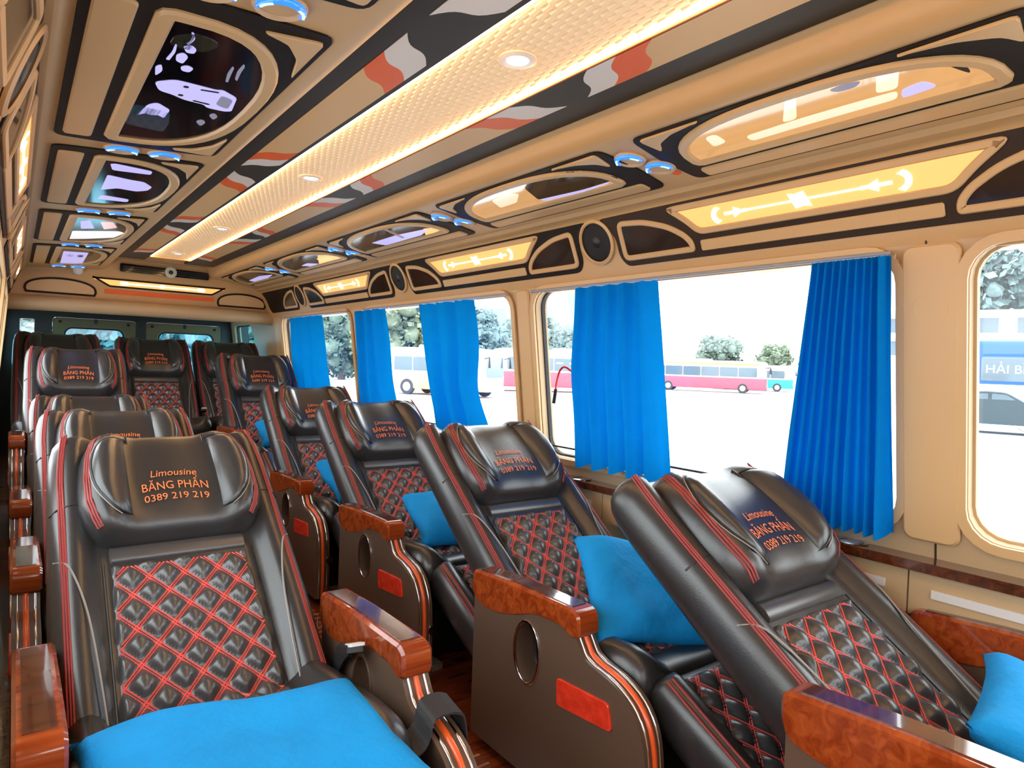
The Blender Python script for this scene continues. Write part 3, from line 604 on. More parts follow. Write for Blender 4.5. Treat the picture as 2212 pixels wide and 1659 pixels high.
def quilt(parent, M, hw, v0, v1, dx, dv, base, h, nx=56, nv=72):
    v = []; f = []
    for j in range(nv + 1):
        t = j / nv; vv = v0 + (v1 - v0) * t; w = hw[0] + (hw[1] - hw[0]) * t
        for i in range(nx + 1):
            s = i / nx * 2 - 1; x = s * w
            e = min(1, (1 - abs(s)) * w / 0.012, (vv - v0) / 0.012, (v1 - vv) / 0.012); e = max(0, e) ** 0.6
            v.append(M @ Vector((x, vv, base - 0.004 + (qdepth(x, vv, dx, dv, base, h) - base + 0.004) * e)))
    for j in range(nv):
        for i in range(nx): a = j * (nx + 1) + i; f.append((a, a + 1, a + nx + 2, a + nx + 1))
    q = mk('quilted_insert', v, f, leatherg, parent, 180)
    mb = MB()
    for sg in (1, -1):
        for k in range(-14, 30):
            for off in (-0.0042, 0.0042):
                run = []
                N = 64
                for j in range(N + 1):
                    vv = v0 + 0.006 + (v1 - v0 - 0.012) * j / N; t = (vv - v0) / (v1 - v0); w = hw[0] + (hw[1] - hw[0]) * t - 0.006
                    x = (k * dx - sg * vv / dv * dx) + off
                    if abs(x) <= w: run.append((x, vv))
                    elif run: break
                if len(run) < 4: continue
                dirv = Vector((-sg * dx / dv, 1)).normalized(); nr = Vector((-dirv.y, dirv.x)) * 0.0021
                rr = []
                for x, vv in run:
                    d = qdepth(x, vv, dx, dv, base, h) + 0.0012
                    rr.append([(x - nr.x, vv - nr.y, d), (x, vv, d + 0.0018), (x + nr.x, vv + nr.y, d)])
                mb.loft(rr, True, M)
    s_ = mb.obj('stitching', stitch, parent)
    return q
def linetext(items, depthfn, M):
    mb = MB()
    for body, width, vc, hgt, shear in items:
        v, f = textmesh(body, 0.05, 0.0)
        x0 = min(p[0] for p in v); x1 = max(p[0] for p in v); h0 = 0.035
        sx = width / (x1 - x0); sy = hgt / h0; cx = (x0 + x1) / 2
        vv = []
        for p in v:
            yy = p[1] * sy; xx = (p[0] - cx) * sx + yy * shear
            V = vc + yy + 0.012 * (1 - (xx / 0.09) ** 2) - 0.012
            vv.append((xx, V, depthfn(xx, V)))
        n = len(vv); top = [M @ Vector((a, b, c + 0.003)) for a, b, c in vv]
        mb.add(top, f)
    return mb
# ---- headrest surface
HK = lambda v: 0.435 + (v - 0.435) * 0.955
HV = [HK(v) for v in (0.435, 0.447, 0.462, 0.49, 0.53, 0.58, 0.63, 0.68, 0.72, 0.755, 0.78, 0.796, 0.806)]
def lerp(tab, v):
    if v <= tab[0][0]: return tab[0][1]
    for (a, p), (b, q) in zip(tab[:-1], tab[1:]):
        if v <= b: return p + (q - p) * (v - a) / (b - a)
    return tab[-1][1]
HW = [(0.435, 0.150), (0.447, 0.172), (0.47, 0.192), (0.52, 0.206), (0.60, 0.207), (0.68, 0.199), (0.74, 0.185), (0.78, 0.165), (0.806, 0.125)]
HD = [(0.435, 0.30), (0.447, 0.62), (0.47, 0.90), (0.51, 1.0), (0.62, 1.0), (0.70, 0.95), (0.75, 0.84), (0.78, 0.68), (0.796, 0.50), (0.806, 0.28)]
HW = [(HK(a), b) for a, b in HW]; HD = [(HK(a), b) for a, b in HD]
def hfront(x, v):
    w = lerp(HW, v); a = min(abs(x) / w, 1)
    d = 0.094 + 0.028 * sst(0.45, 0.78, a) - 0.014 * math.exp(-((a - 0.46) / 0.035) ** 2)
    e = max(0.0, 1 - (max(a - 0.72, 0) / 0.28) ** 2.4)
    return (0.035 + (d - 0.035) * e ** 0.5) * lerp(HD, v)
def make_seat():
    t = empty('recliner_seat')
    # backrest
    stv = [(-0.05, 0.235, 0.5, 0.6), (-0.03, 0.250, 0.8, 0.9), (0.0, 0.258, 1, 1), (0.1, 0.262, 1, 1), (0.2, 0.264, 1, 1), (0.3, 0.264, 1, 1), (0.4, 0.263, 1, 1), (0.5, 0.261, 1, 1), (0.6, 0.260, 1, 1), (0.68, 0.258, 1, 1), (0.74, 0.255, 1, 0.97), (0.775, 0.249, 0.92, 0.88), (0.793, 0.240, 0.75, 0.72), (0.803, 0.228, 0.5, 0.5), (0.808, 0.212, 0.2, 0.2)]
    bk = MB().loft(padrings(stv, 0.085), True, FB).obj('backrest', leather, t, 60)
    quilt(bk, FB, (0.158, 0.146), -0.02, 0.385, 0.073, 0.086, 0.028, 0.021)
    bd_ = []
    for v_, dd in ((0.392, 0.024), (0.398, 0.034), (0.414, 0.038), (0.43, 0.036), (0.442, 0.024)):
        bd_.append([(x * 0.150, v_, dd if abs(x) < 1 else 0.015) for x in (-1, -.96, -.5, 0, .5, .96, 1)] + [(0.150, v_, 0.01), (-0.150, v_, 0.01)])
    MB().loft(bd_, True, FB).obj('upper_band', leatherg, bk, 60)
    for s in (-1, 1):
        pp = MB()
        for o_ in (0.0, 0.0042, 0.009):
            pts = []
            for j in range(25):
                v_ = 0.02 + 0.765 * j / 24; w = 0.263 if v_ < 0.6 else 0.263 - 0.016 * ((v_ - 0.6) / 0.19) ** 2
                x = (w * 0.875 + o_); pts.append((s * x, v_, bfront(x, w) - 0.0006))
            pp.tube(pts, 0.0026, 6, False, FB)
        pp.obj('red_piping', piping, bk, 60)
        pts = spline([(s * 0.252, 0.405, 0.040), (s * 0.226, 0.37, 0.066), (s * 0.200, 0.26, 0.0665), (s * 0.186, 0.12, 0.060), (s * 0.178, -0.01, 0.055)], 6)
        MB().tube(pts, 0.0022, 5, False, FB).obj('bolster_seam', seam, bk, 60)
        MB().tube([(s * (0.172 + 0.085 * k / 6), 0.545, bfront(0.172 + 0.085 * k / 6, 0.262) + 0.0002) for k in range(7)], 0.0018, 5, False, FB).obj('cross_seam', blackp, bk, 60)
        pts = [(s * 0.160, -0.02 + 0.415 * j / 10, bfront(0.162, 0.262) + 0.001) for j in range(11)]
        MB().tube(pts, 0.0022, 5, False, FB).obj('insert_seam', blackp, bk, 60)
    # headrest
    rings = []
    for v_ in HV:
        w = lerp(HW, v_); r = [(x * w, v_, hfront(x * w, v_)) for x in XS]
        r += [(x * w, v_, 0.02 * lerp(HD, v_)) for x in (1, .6, 0, -.6, -1)]
        rings.append(r)
    hr = MB().loft(rings, True, FB).obj('headrest', leather, t, 70)
    for s in (-1, 1):
        ol = [(s * 0.098, 0.735)] + [(s * (0.098 + 0.078 * math.sin(a) ** 0.8), 0.607 + 0.128 * math.cos(a)) for a in [math.pi * k / 14 for k in range(1, 14)]] + [(s * 0.098, 0.479)]
        cx, cv = s * 0.128, 0.607; v = []; f = []; K = [1.0, 0.93, 0.8, 0.5]
        for kk in K:
            for p in ol:
                x, vv = cx + (p[0] - cx) * kk, cv + (p[1] - cv) * kk
                v.append(FB @ Vector((x, vv, hfront(x, vv) + (0.0 if kk == 1 else 0.020 * (1 - kk ** 3) ** 0.5))))
        v.append(FB @ Vector((cx, cv, hfront(cx, cv) + 0.020))); n = len(ol)
        for a in range(len(K) - 1):
            for i in range(n): f.append((a * n + i, a * n + (i + 1) % n, (a + 1) * n + (i + 1) % n, (a + 1) * n + i))
        for i in range(n): f.append(((len(K) - 1) * n + i, (len(K) - 1) * n + (i + 1) % n, len(v) - 1))
        mk('wing_pad', v, f, leatherb, hr, 70)
        MB().tube([(p[0], p[1], hfront(*p) + 0.001) for p in ol], 0.0032, 5, True, FB).obj('wing_seam', blackp, hr, 60)
        MB().tube([(cx + (p[0] - cx) * 1.07, cv + (p[1] - cv) * 1.05, hfront(cx + (p[0] - cx) * 1.07, cv + (p[1] - cv) * 1.05) + 0.0006) for p in ol[1:-1]], 0.0016, 5, False, FB).obj('pale_welt', seam, hr, 60)  # pale line painting a highlight beside the black wing seam
        pp = MB()
        for o_ in (0.0, 0.0042, 0.0085):
            pts = []
            for j in range(17):
                v_ = 0.458 + 0.300 * j / 16; x = lerp(HW, v_) * 0.885 + o_ - 0.002; pts.append((s * x, v_, hfront(x, v_) - 0.0004))
            pp.tube(pts, 0.0026, 6, False, FB)
        pp.obj('red_piping', piping, hr, 60)
        MB().tube([(s * 0.092, 0.488 + 0.262 * j / 12, hfront(0.092, 0.488 + 0.262 * j / 12) + 0.004) for j in range(13)], 0.0038, 6, False, FB).obj('panel_seam', blackp, hr, 60)
    linetext([('Limousine', 0.104, 0.590, 0.022, 0.15), ('BĂNG PHẤN', 0.148, 0.546, 0.026, 0), ('0389 219 219', 0.144, 0.512, 0.021, 0)], hfront, FB).obj('embroidery', embro, hr)['label'] = 'orange embroidered lettering'
    # cushion and leg rest
    Mc = fr((0, 0.05, 0.262), (1, 0, 0), Vector((0, -1, 0.10)).normalized(), Vector((0, 0.10, 1)).normalized())
    cs = [(0, 0.245, .7, .9), (0.03, 0.257, 1, 1), (0.2, 0.260, 1.1, 1), (0.36, 0.26, 1.15, 1), (0.43, 0.257, 1.1, .95), (0.465, 0.25, .9, .8), (0.485, 0.235, .5, .5), (0.49, 0.22, .2, .2)]
    cu = MB().loft([[(p[0], p[1], p[2] + 0.045) for p in r] for r in padrings(cs, 0.12)], True, Mc).obj('cushion', leather, t, 60)
    quilt(cu, Mc, (0.150, 0.150), 0.06, 0.42, 0.073, 0.086, 0.075, 0.019, 40, 48)
    a = math.radians(27)
    Ml = fr((0, -0.425, 0.345), (1, 0, 0), (0, -math.cos(a), -math.sin(a)), (0, -math.sin(a), math.cos(a)))
    ls = [(0, 0.205, .4, .5), (0.012, 0.222, .8, .85), (0.03, 0.232, 1, 1), (0.2, 0.235, 1, 1), (0.34, 0.232, 1, 1), (0.375, 0.225, .85, .85), (0.395, 0.21, .5, .5), (0.40, 0.195, .2, .2)]
    lr = MB().loft(padrings(ls, 0.085), True, Ml).obj('leg_rest', leather, t, 60)
    quilt(lr, Ml, (0.140, 0.140), 0.02, 0.375, 0.073, 0.086, 0.027, 0.018, 40, 48)
    for s in (-1, 1):
        pp = MB()
        for o_ in (0.0, 0.011):
            pp.tube([(s * (0.205 + o_), 0.03 + 0.33 * j / 8, bfront(0.205 + o_, 0.234) + 0.0005) for j in range(9)], 0.0038, 6, False, Ml)
        pp.obj('red_piping', piping, lr, 60)
    # arms
    front = [(-0.284, 0.478), (-0.294, 0.465), (-0.303, 0.452), (-0.319, 0.431), (-0.340, 0.421), (-0.365, 0.416), (-0.414, 0.405), (-0.462, 0.380), (-0.494, 0.338), (-0.508, 0.285), (-0.513, 0.22), (-0.515, 0.14), (-0.510, 0.06)]
    front = [tuple(p) for p in spline(front, 3)]
    outline = [(0.118, 0.06), (0.118, 0.462), (0.06, 0.455), (-0.02, 0.455), (-0.1, 0.47), (-0.2, 0.484)] + front
    slot = [(-0.120 + 0.046 * math.cos(q) * (1 if math.cos(q) > 0 else 0.95) - 0.02 * math.sin(q) * 0.0, 0.367 + 0.074 * math.sin(q)) for q in [2 * math.pi * k / 20 for k in range(20)]]
    cap = rpoly([(0.128, 0.512), (-0.05, 0.523), (-0.285, 0.527), (-0.305, 0.515), (-0.308, 0.468), (-0.285, 0.458), (-0.235, 0.476), (-0.15, 0.470), (-0.075, 0.444), (0.0, 0.424), (0.06, 0.418), (0.115, 0.432), (0.128, 0.46)], 0.02, 4)
    for s in (-1, 1):
        x0 = 0.282 if s > 0 else -0.340
        Ma = fr((x0, 0, 0), (0, 1, 0), (0, 0, 1), (1, 0, 0))
        ap = MB().ext(outline, [slot], 0.058, Ma).obj('arm_panel', armbrown, t, 40)
        Mk_ = fr((x0 - 0.0045, 0, 0), (0, 1, 0), (0, 0, 1), (1, 0, 0)); 
        mbk = MB(); mbk.ext(cap, [], 0.0335, Mk_ @ Matrix.Translation((0, 0, 0.0335)), 0.006); mbk.ext(cap, [], 0.0335, Mk_ @ Matrix.Translation((0, 0, 0.0335)) @ Matrix.Scale(-1, 4, (0, 0, 1)), 0.006)
        mbk.obj('arm_cap', armwood, ap, 40)
        MB().add([(x0 + 0.008, 0.10, 0.5155), (x0 + 0.050, 0.10, 0.5155), (x0 + 0.050, -0.05, 0.5255), (x0 + 0.008, -0.05, 0.5255), (x0 + 0.008, -0.27, 0.5285), (x0 + 0.050, -0.27, 0.5285), (x0 + 0.008, 0.10, 0.505), (x0 + 0.050, 0.10, 0.505), (x0 + 0.008, -0.27, 0.515), (x0 + 0.050, -0.27, 0.515)],
                 [(0, 1, 2, 3), (3, 2, 5, 4), (0, 6, 7, 1), (4, 5, 9, 8), (0, 3, 4, 8, 6), (1, 7, 9, 5, 2)]).obj('top_inlay', darkwood, ap)
        for off, r_, mm, nm in ((0.029, 0.0065, orangetrim, 'orange_trim'), (0.012, 0.003, chrome, 'chrome_trim'), (0.047, 0.003, chrome, 'chrome_trim')):
            MB().tube([(x0 + off, p[0] - 0.001, p[1]) for p in front[2:]], r_, 6).obj(nm, mm, ap, 60)
        so = slot; big = [(-0.120 + (p[0] + 0.120) * 1.17, 0.367 + (p[1] - 0.367) * 1.1) for p in slot]
        rm = MB()
        rm.ext(big, [so], 0.004, Ma @ Matrix.Translation((0, 0, 0.058)), 0.001); rm.ext(big, [so], 0.004, Ma @ Matrix.Scale(-1, 4, (0, 0, 1)), 0.001)
        rm.obj('slot_rim', chrome if s < 0 else armbrown, ap, 40)
        rp = rpoly([(-0.236, 0.352), (-0.405, 0.362), (-0.417, 0.304), (-0.24, 0.288)], 0.012)
        Mr = Ma @ Matrix.Translation((0, 0, 0.058)) if s > 0 else Ma @ Matrix.Scale(-1, 4, (0, 0, 1))
        MB().ext(rp, [], 0.005, Mr, 0.0015).obj('red_reflector', redrefl, ap)
    # pedestal, slide rails, lever, belt
    pd = MB().ext(rpoly([(-0.38, 0.02), (0.10, 0.02), (0.06, 0.20), (-0.36, 0.20)], 0.03), [], 0.46, fr((-0.23, 0, 0), (0, 1, 0), (0, 0, 1), (1, 0, 0))).obj('pedestal', blackp, t)
    for s in (-1, 1): MB().box(s * 0.18 - 0.02, s * 0.18 + 0.02, -0.42, 0.16, 0.0, 0.022).obj('slide_rail', greyp, pd)
    MB().tube([(-0.262, -0.36, 0.17), (-0.262, -0.45, 0.185), (-0.262, -0.52, 0.19)], [0.010, 0.012, 0.016], 10).obj('recline_lever', chrome, t, 60)
    sb = MB(); sp = spline([(0.265, 0.02, 0.30), (0.268, -0.02, 0.37), (0.262, -0.07, 0.415), (0.250, -0.11, 0.43)], 6)
    sb.loft([[(p.x - 0.003, p.y - 0.018, p.z - 0.008), (p.x + 0.003, p.y - 0.018, p.z - 0.008), (p.x + 0.003, p.y + 0.018, p.z + 0.008), (p.x - 0.003, p.y + 0.018, p.z + 0.008)] for p in sp])
    sbo = sb.obj('seat_belt', webbing, t)
    Mb = fr((0.245, -0.135, 0.437), Vector((1, -0.2, 0)).normalized(), Vector((0, -0.9, 0.3)).normalized(), Vector((0.1, 0.3, 0.9)).normalized())
    MB().ext(rrect(-0.02, 0.02, -0.03, 0.03, 0.006), [], 0.016, Mb, 0.004).obj('buckle', blackp, sbo)
    MB().ext(rrect(-0.016, 0.016, 0.01, 0.04, 0.004), [rrect(-0.009, 0.009, 0.016, 0.033, 0.003)], 0.006, Mb @ Matrix.Translation((0, 0, 0.012))).obj('buckle_tongue', white, sbo)
    return t
seat0 = make_seat(); used = False
SEATS = [(0.325, 1.42, 53, 0, 1, 'nearest left-hand black recliner with the big blue blanket on its lap'),
         (0.320, 2.33, 53, 0, 1, 'second left-hand black recliner, lettering showing just above the nearest one'),
         (0.315, 3.25, 53, 0, 1, 'third left-hand black recliner, headrest half hidden behind the second'),
         (0.305, 4.33, 41, 0.12, 1, 'upright raised black recliner on the left, fourth from the camera'),
         (1.345, 0.41, 55, 0, 1, 'nearest right-hand black recliner lying far back by the window'),
         (1.345, 1.38, 52, 0, 1, 'second right-hand black recliner with a red reflector on its aisle arm'),
         (1.345, 2.33, 50, 0, 1, 'third right-hand black recliner behind the one with the red reflector'),
         (1.345, 3.20, 47, 0, 1, 'fourth right-hand black recliner beside the second window'),
         (1.345, 4.30, 41, 0.12, 1, 'fifth right-hand black recliner, raised, beside the far window'),
         (0.25, 5.25, 38, 0.20, 0, 'rear-row black seat in the far left corner'),
         (0.845, 5.25, 39, 0.20, 0, 'dark rear-row black seat at the end of the aisle'),
         (1.375, 5.25, 39, 0.20, 0, 'rear-row black seat in the far right corner')]
for cx, yp, th, z0, arms, lab in SEATS:
    o = seat0 if not used else copytree(seat0)
    first_use = not used; used = True
    o.location = (cx, yp, z0); tag(o, lab, 'seat', 'black recliner seats')
    for ch in list(o.children):
        nm = ch.name.split('.')[0]
        if nm in ('backrest', 'headrest'):
            ch.location = (0, 0, 0.31); ch.rotation_euler = (-math.radians(th), 0, 0)
        if nm == 'arm_panel' and cx < 0.4:
            ch.location = (0.022 if ch.data.vertices[0].co.x < 0 else 0.0, 0, -0.03)
        if nm == 'arm_panel' and cx > 1.0 and yp < 1 and ch.data.vertices[0].co.x < 0:
            ch.location = (0, 0.035, 0.028)
        if nm == 'arm_panel' and cx > 1.0 and yp < 1 and ch.data.vertices[0].co.x > 0:
            ch.location = (0.022, 0.10, 0.012)
        if not arms and nm in ('arm_panel', 'leg_rest', 'recline_lever'):
            for g in list(ch.children): bpy.data.objects.remove(g)
            bpy.data.objects.remove(ch)

bs = spline([(0.20, -0.40, 0.36), (0.262, -0.395, 0.372), (0.281, -0.388, 0.408), (0.292, -0.386, 0.416), (0.311, -0.386, 0.418), (0.332, -0.388, 0.415), (0.346, -0.392, 0.402), (0.349, -0.40, 0.34), (0.349, -0.41, 0.24)], 5)
MB().loft([[(p.x, p.y - 0.030, p.z - 0.010), (p.x + 0.002, p.y - 0.030, p.z - 0.006), (p.x + 0.002, p.y + 0.030, p.z + 0.006), (p.x, p.y + 0.030, p.z + 0.002)] for p in bs]).obj('belt_strap', webbing, seat0)
# ------------------------------------------------------------------ blue pillows
def pillow(name, loc, rot, sx, sy, h, seed, label):
    N = 26; v = []; f = []
    for side in (1, -1):
        for j in range(N + 1):
            for i in range(N + 1):
                a, b = i / N * 2 - 1, j / N * 2 - 1
                k = (max(0, 1 - a ** 4) * max(0, 1 - b ** 4)) ** 0.45
                pin = 1 - 0.07 * (1 - abs(a) ** 2) * abs(b) ** 3; pin2 = 1 - 0.07 * (1 - abs(b) ** 2) * abs(a) ** 3
                w = noise.noise(Vector((a * 1.8 + seed, b * 1.8, side * 0.7))) * 0.012 + noise.noise(Vector((a * 4 + seed, b * 4, 3 + side))) * 0.004
                v.append((sx * a * pin2, sy * b * pin, side * (h * k + 0.001) + w * k ** 0.5 + 0.02 * noise.noise(Vector((a + seed, b, 0)))))
    n1 = (N + 1) ** 2
    for s in (0, 1):
        for j in range(N):
            for i in range(N):
                q = s * n1 + j * (N + 1) + i; f.append((q, q + 1, q + N + 2, q + N + 1))
    me = bpy.data.meshes.new(name); me.from_pydata(v, [], f)
    bm = bmesh.new(); bm.from_mesh(me); bmesh.ops.remove_doubles(bm, verts=bm.verts, dist=0.0025); bmesh.ops.recalc_face_normals(bm, faces=bm.faces); bm.to_mesh(me); bm.free()
    me.polygons.foreach_set('use_smooth', [True] * len(me.polygons))
    o = link(name, me, bluepil); o.location = loc; o.rotation_euler = [math.radians(r) for r in rot]
    return tag(o, label, 'pillow', 'blue pillows')
pillow('pillow', (0.315, 1.015, 0.412), (4, 3, 2), 0.235, 0.20, 0.042, 1.0, 'large bright blue pillow on the nearest left-hand seat')
pillow('pillow', (1.37, 0.255, 0.462), (22, 0, 14), 0.17, 0.17, 0.05, 2.0, 'blue pillow cut by the right edge of the frame')
pillow('pillow', (1.315, 1.135, 0.478), (40, 6, -22), 0.175, 0.155, 0.040, 3.0, 'blue pillow leaning on the second right-hand seat')
pillow('pillow', (1.36, 2.13, 0.46), (26, 0, -10), 0.18, 0.15, 0.05, 4.0, 'folded blue pillow on the third right-hand seat')
pillow('pillow', (1.36, 3.01, 0.47), (30, 0, 5), 0.18, 0.15, 0.05, 5.0, 'blue pillow on the fourth right-hand seat')
pillow('pillow', (1.36, 4.12, 0.57), (25, 0, -5), 0.17, 0.14, 0.05, 6.0, 'small far blue pillow on the raised fifth right-hand seat')

# ------------------------------------------------------------------ curtains on the right windows
def curtain(top, bot, pleats, amp, label, ttop=0.652, tbot=0.0, phase=0.0, waist=None, tie=False):
    nu = pleats * 10; nv = 22
    e = tag(empty('curtain', MR @ Vector(((top[0] + top[1]) / 2, tbot, -0.04))), label, 'curtain', 'blue window curtains')
    T = Matrix.Translation(-e.location) @ MR; v = []; f = []
    for j in range(nv + 1):
        s = j / nv; a0 = top[0] + (bot[0] - top[0]) * (1 - s); a1 = top[1] + (bot[1] - top[1]) * (1 - s)
        if waist:
            k = math.exp(-((s - waist[0]) / 0.22) ** 2); a0 += waist[1] * k; a1 += waist[2] * k
        t = tbot + (ttop - tbot) * s
        for i in range(nu + 1):
            u = i / nu
            d = amp * (math.sin(2 * math.pi * pleats * u + phase) + 0.35 * math.sin(2 * math.pi * pleats * 2.0 * u + 1.3 + 1.5 * s)) * (0.65 + 0.35 * (1 - s))
            d *= (1 + 0.5 * noise.noise(Vector((u * 5, s * 1.5, phase))))
            tt = t + (0.006 * math.sin(2 * math.pi * pleats * u + 0.8) if j == 0 else 0) + (0.006 * abs(math.sin(2 * math.pi * pleats * 1.5 * u)) if j == nv else 0)
            v.append(T @ Vector((a0 + (a1 - a0) * u, tt, -0.032 - amp + d)))
    for j in range(nv):
        for i in range(nu): q = j * (nu + 1) + i; f.append((q, q + 1, q + nu + 2, q + nu + 1))
    mk('cloth', v, f, curtm, e, 180)
    hd_ = []
    for j, t in enumerate((ttop - 0.02, ttop - 0.006)):
        pass
    for k in range(pleats + 1):
        u = k / pleats; y = top[0] + (top[1] - top[0]) * u
        MB().tube([T @ Vector((y, ttop - 0.004, -0.03)), T @ Vector((y, ttop + 0.008, -0.026)), T @ Vector((y + 0.004, ttop + 0.012, -0.02))], 0.002, 5).obj('hook', chrome, e)
    if tie:
        MB().tube([T @ Vector(p) for p in spline([(1.795, 0.36, -0.05), (1.83, 0.375, -0.05), (1.86, 0.36, -0.05), (1.885, 0.31, -0.05), (1.90, 0.265, -0.045)], 5)], 0.004, 6).obj('tieback_strap', redst, e, 60)
        MB().tube([T @ Vector((1.893, 0.29, -0.047)), T @ Vector((1.912, 0.235, -0.045))], 0.007, 6).obj('tieback_grip', blackp, e)
    return e
curtain((0.694, 0.872), (0.694, 0.965), 10, 0.026, 'tightly pleated blue curtain beside the wide beige pillar')
curtain((1.378, 1.735), (1.375, 1.785), 5, 0.030, 'wide blue curtain in the middle of the second window', phase=1.0, tbot=0.02, waist=(0.55, -0.0, 0.02), tie=True)
curtain((2.415, 2.885), (2.36, 2.80), 3, 0.036, 'blue curtain between the orange bus and its windscreen', phase=2.0, waist=(0.4, 0.05, 0.0))
curtain((3.255, 3.59), (3.20, 3.62), 3, 0.034, 'narrow blue curtain against the far pillar with the red sticker', phase=0.5, waist=(0.4, 0.03, 0.0))
curtain((4.19, 4.74), (4.16, 4.80), 3, 0.036, 'farthest blue curtain in the last side window', phase=1.7)
for i, (a, b_) in enumerate(WIN[1:]):
    rd = tag(MB().tube([MR @ Vector((a + 0.005, 0.664, -0.022)), MR @ Vector((b_ - 0.005, 0.664, -0.022))], 0.0055, 8).obj('curtain_rod', greyp, None, 60), ('thin grey curtain rod over the %s right-hand window' % ['wide near', 'middle', 'far'][i]), 'curtain rod', 'curtain rods')

# ================================================================== outside: car park, buses, trees
GZ = -0.70
conc = mat('pale_concrete', (0.62, 0.62, 0.64), 0.8, var=0.06, vscale=0.3)
gnd = struct(MB().box(-200, 260, -200, 260, GZ - 0.2, GZ).obj('ground', conc)); gnd['label'] = 'pale concrete car park'
dglass = mat('bus_glass', (0.10, 0.15, 0.19), 0.1, coat=0.6)
tyre = mat('tyre', (0.05, 0.05, 0.055), 0.8)
hub = mat('wheel_hub', (0.45, 0.45, 0.46), 0.4, metal=0.3)
def sect(w, z0, z1, r):
    return [(y, z) for y, z in rrect(-w / 2, w / 2, z0, z1, r, 4)]
def bus(name, loc, yaw, L, Wd, H, upper, lower, label, stripe=None, text=None, nwin=5, dest=None):
    e = tag(empty(name, (loc[0], loc[1], GZ), yaw), label, 'bus', 'parked buses')
    st_ = [(-L / 2, 0.94), (-L / 2 + 0.12, 0.985), (-L / 2 + 0.4, 1), (L / 2 - 0.5, 1), (L / 2 - 0.15, 0.985), (L / 2, 0.93)]
    MB().loft([[(x, y * k, 0.35 + (z - 0.35) * (k if z > 1 else 1)) for y, z in sect(Wd, 0.35, H, 0.22)] for x, k in st_]).obj('body', upper, e, 35)
    MB().loft([[(x * 1.003, y * k * 1.012, z) for y, z in sect(Wd, 0.32, H * 0.48, 0.08)] for x, k in st_]).obj('lower_body', lower, e, 35)
    if stripe:
        for s in (-1, 1): MB().box(-L / 2 + 0.5, L / 2 - 0.6, s * (Wd / 2 + 0.012) - 0.012, s * (Wd / 2 + 0.012) + 0.012, H * 0.86, H * 0.93).obj('stripe', stripe, e)
    z0, z1 = H * 0.51, H * 0.80; x0, x1 = -L / 2 + 0.45, L / 2 - 0.75; dw_ = (x1 - x0) / nwin
    for s in (-1, 1):
        for i in range(nwin):
            MB().ext(rrect(x0 + i * dw_ + 0.03, x0 + (i + 1) * dw_ - 0.03, z0, z1, 0.08, 3), [], 0.02, fr((0, s * (Wd / 2 - 0.004), 0), (1, 0, 0), (0, 0, 1), (0, s, 0))).obj('side_window', dglass, e)
    MB().ext(rrect(-Wd / 2 + 0.12, Wd / 2 - 0.12, H * 0.42, H * 0.83, 0.15, 4), [], 0.03, fr((L / 2 - 0.008, 0, 0), (0, 1, 0), (0, 0, 1), (1, 0, 0))).obj('windscreen', dglass, e)
    MB().ext(rrect(-Wd / 2 + 0.2, Wd / 2 - 0.2, H * 0.55, H * 0.8, 0.12, 4), [], 0.03, fr((-L / 2 + 0.008, 0, 0), (0, -1, 0), (0, 0, 1), (-1, 0, 0))).obj('rear_window', dglass, e)
    for s in (-1, 1):
        MB().ext(rrect(s * (Wd / 2 - 0.38) - 0.2, s * (Wd / 2 - 0.38) + 0.2, 0.62, 0.8, 0.06, 3), [], 0.02, fr((L / 2 + 0.0, 0, 0), (0, 1, 0), (0, 0, 1), (1, 0, 0))).obj('headlamp', white, e)
        MB().tube([(L / 2 - 0.1, s * (Wd / 2 - 0.05), H * 0.8), (L / 2 + 0.25, s * (Wd / 2 + 0.12), H * 0.83), (L / 2 + 0.28, s * (Wd / 2 + 0.14), H * 0.62)], [0.03, 0.03, 0.07], 6).obj('mirror', blackp, e)
        for x in (-L / 2 + L * 0.22, L / 2 - L * 0.18):
            w = MB().lathe([(0, 0.0), (0.40, 0.0), (0.42, 0.04), (0.42, 0.2), (0.0, 0.22)], 20, fr((x, s * (Wd / 2 + 0.03), 0.42), (1, 0, 0), (0, 0, 1), (0, -s, 0))).obj('wheel', tyre, e, 40)
            MB().lathe([(0, -0.02), (0.12, -0.03), (0.24, -0.005), (0.25, 0.01)], 16, fr((x, s * (Wd / 2 + 0.03), 0.42), (1, 0, 0), (0, 0, 1), (0, -s, 0))).obj('hub', hub, w, 40)
    MB().ext(rrect(-Wd / 2 + 0.05, Wd / 2 - 0.05, 0.33, 0.55, 0.06, 3), [], 0.05, fr((L / 2, 0, 0), (0, 1, 0), (0, 0, 1), (1, 0, 0))).obj('bumper', lower, e)
    MB().ext(rrect(-0.9, 0.9, H - 0.02, H + 0.14, 0.06, 3), [], Wd * 0.7, fr((-0.3, -Wd * 0.35, 0), (1, 0, 0), (0, 0, 1), (0, 1, 0))).obj('roof_unit', upper, e)
    if text:
        v, f = textmesh(text[0], text[1], 0.0); M = fr((text[2], text[4] * (Wd / 2 + 0.022), text[3]), (-text[4], 0, 0), (0, 0, 1), (0, text[4], 0))
        mk('lettering', [M @ Vector(p) for p in v], f, white, e)
    return e
pink = mat('bus_red', (0.62, 0.09, 0.14), 0.4); palepink = mat('bus_pale_pink', (0.75, 0.45, 0.50), 0.35)  # upper-body red is paled to stand for haze and glare
cream = mat('bus_white', (0.78, 0.76, 0.74), 0.35); peach = mat('bus_orange', (0.80, 0.42, 0.22), 0.35)
bblue = mat('bus_blue', (0.012, 0.10, 0.42), 0.4); yel = mat('bus_yellow', (0.85, 0.62, 0.15), 0.4)
def yaw_of(dx, dy): return math.atan2(dy, dx)
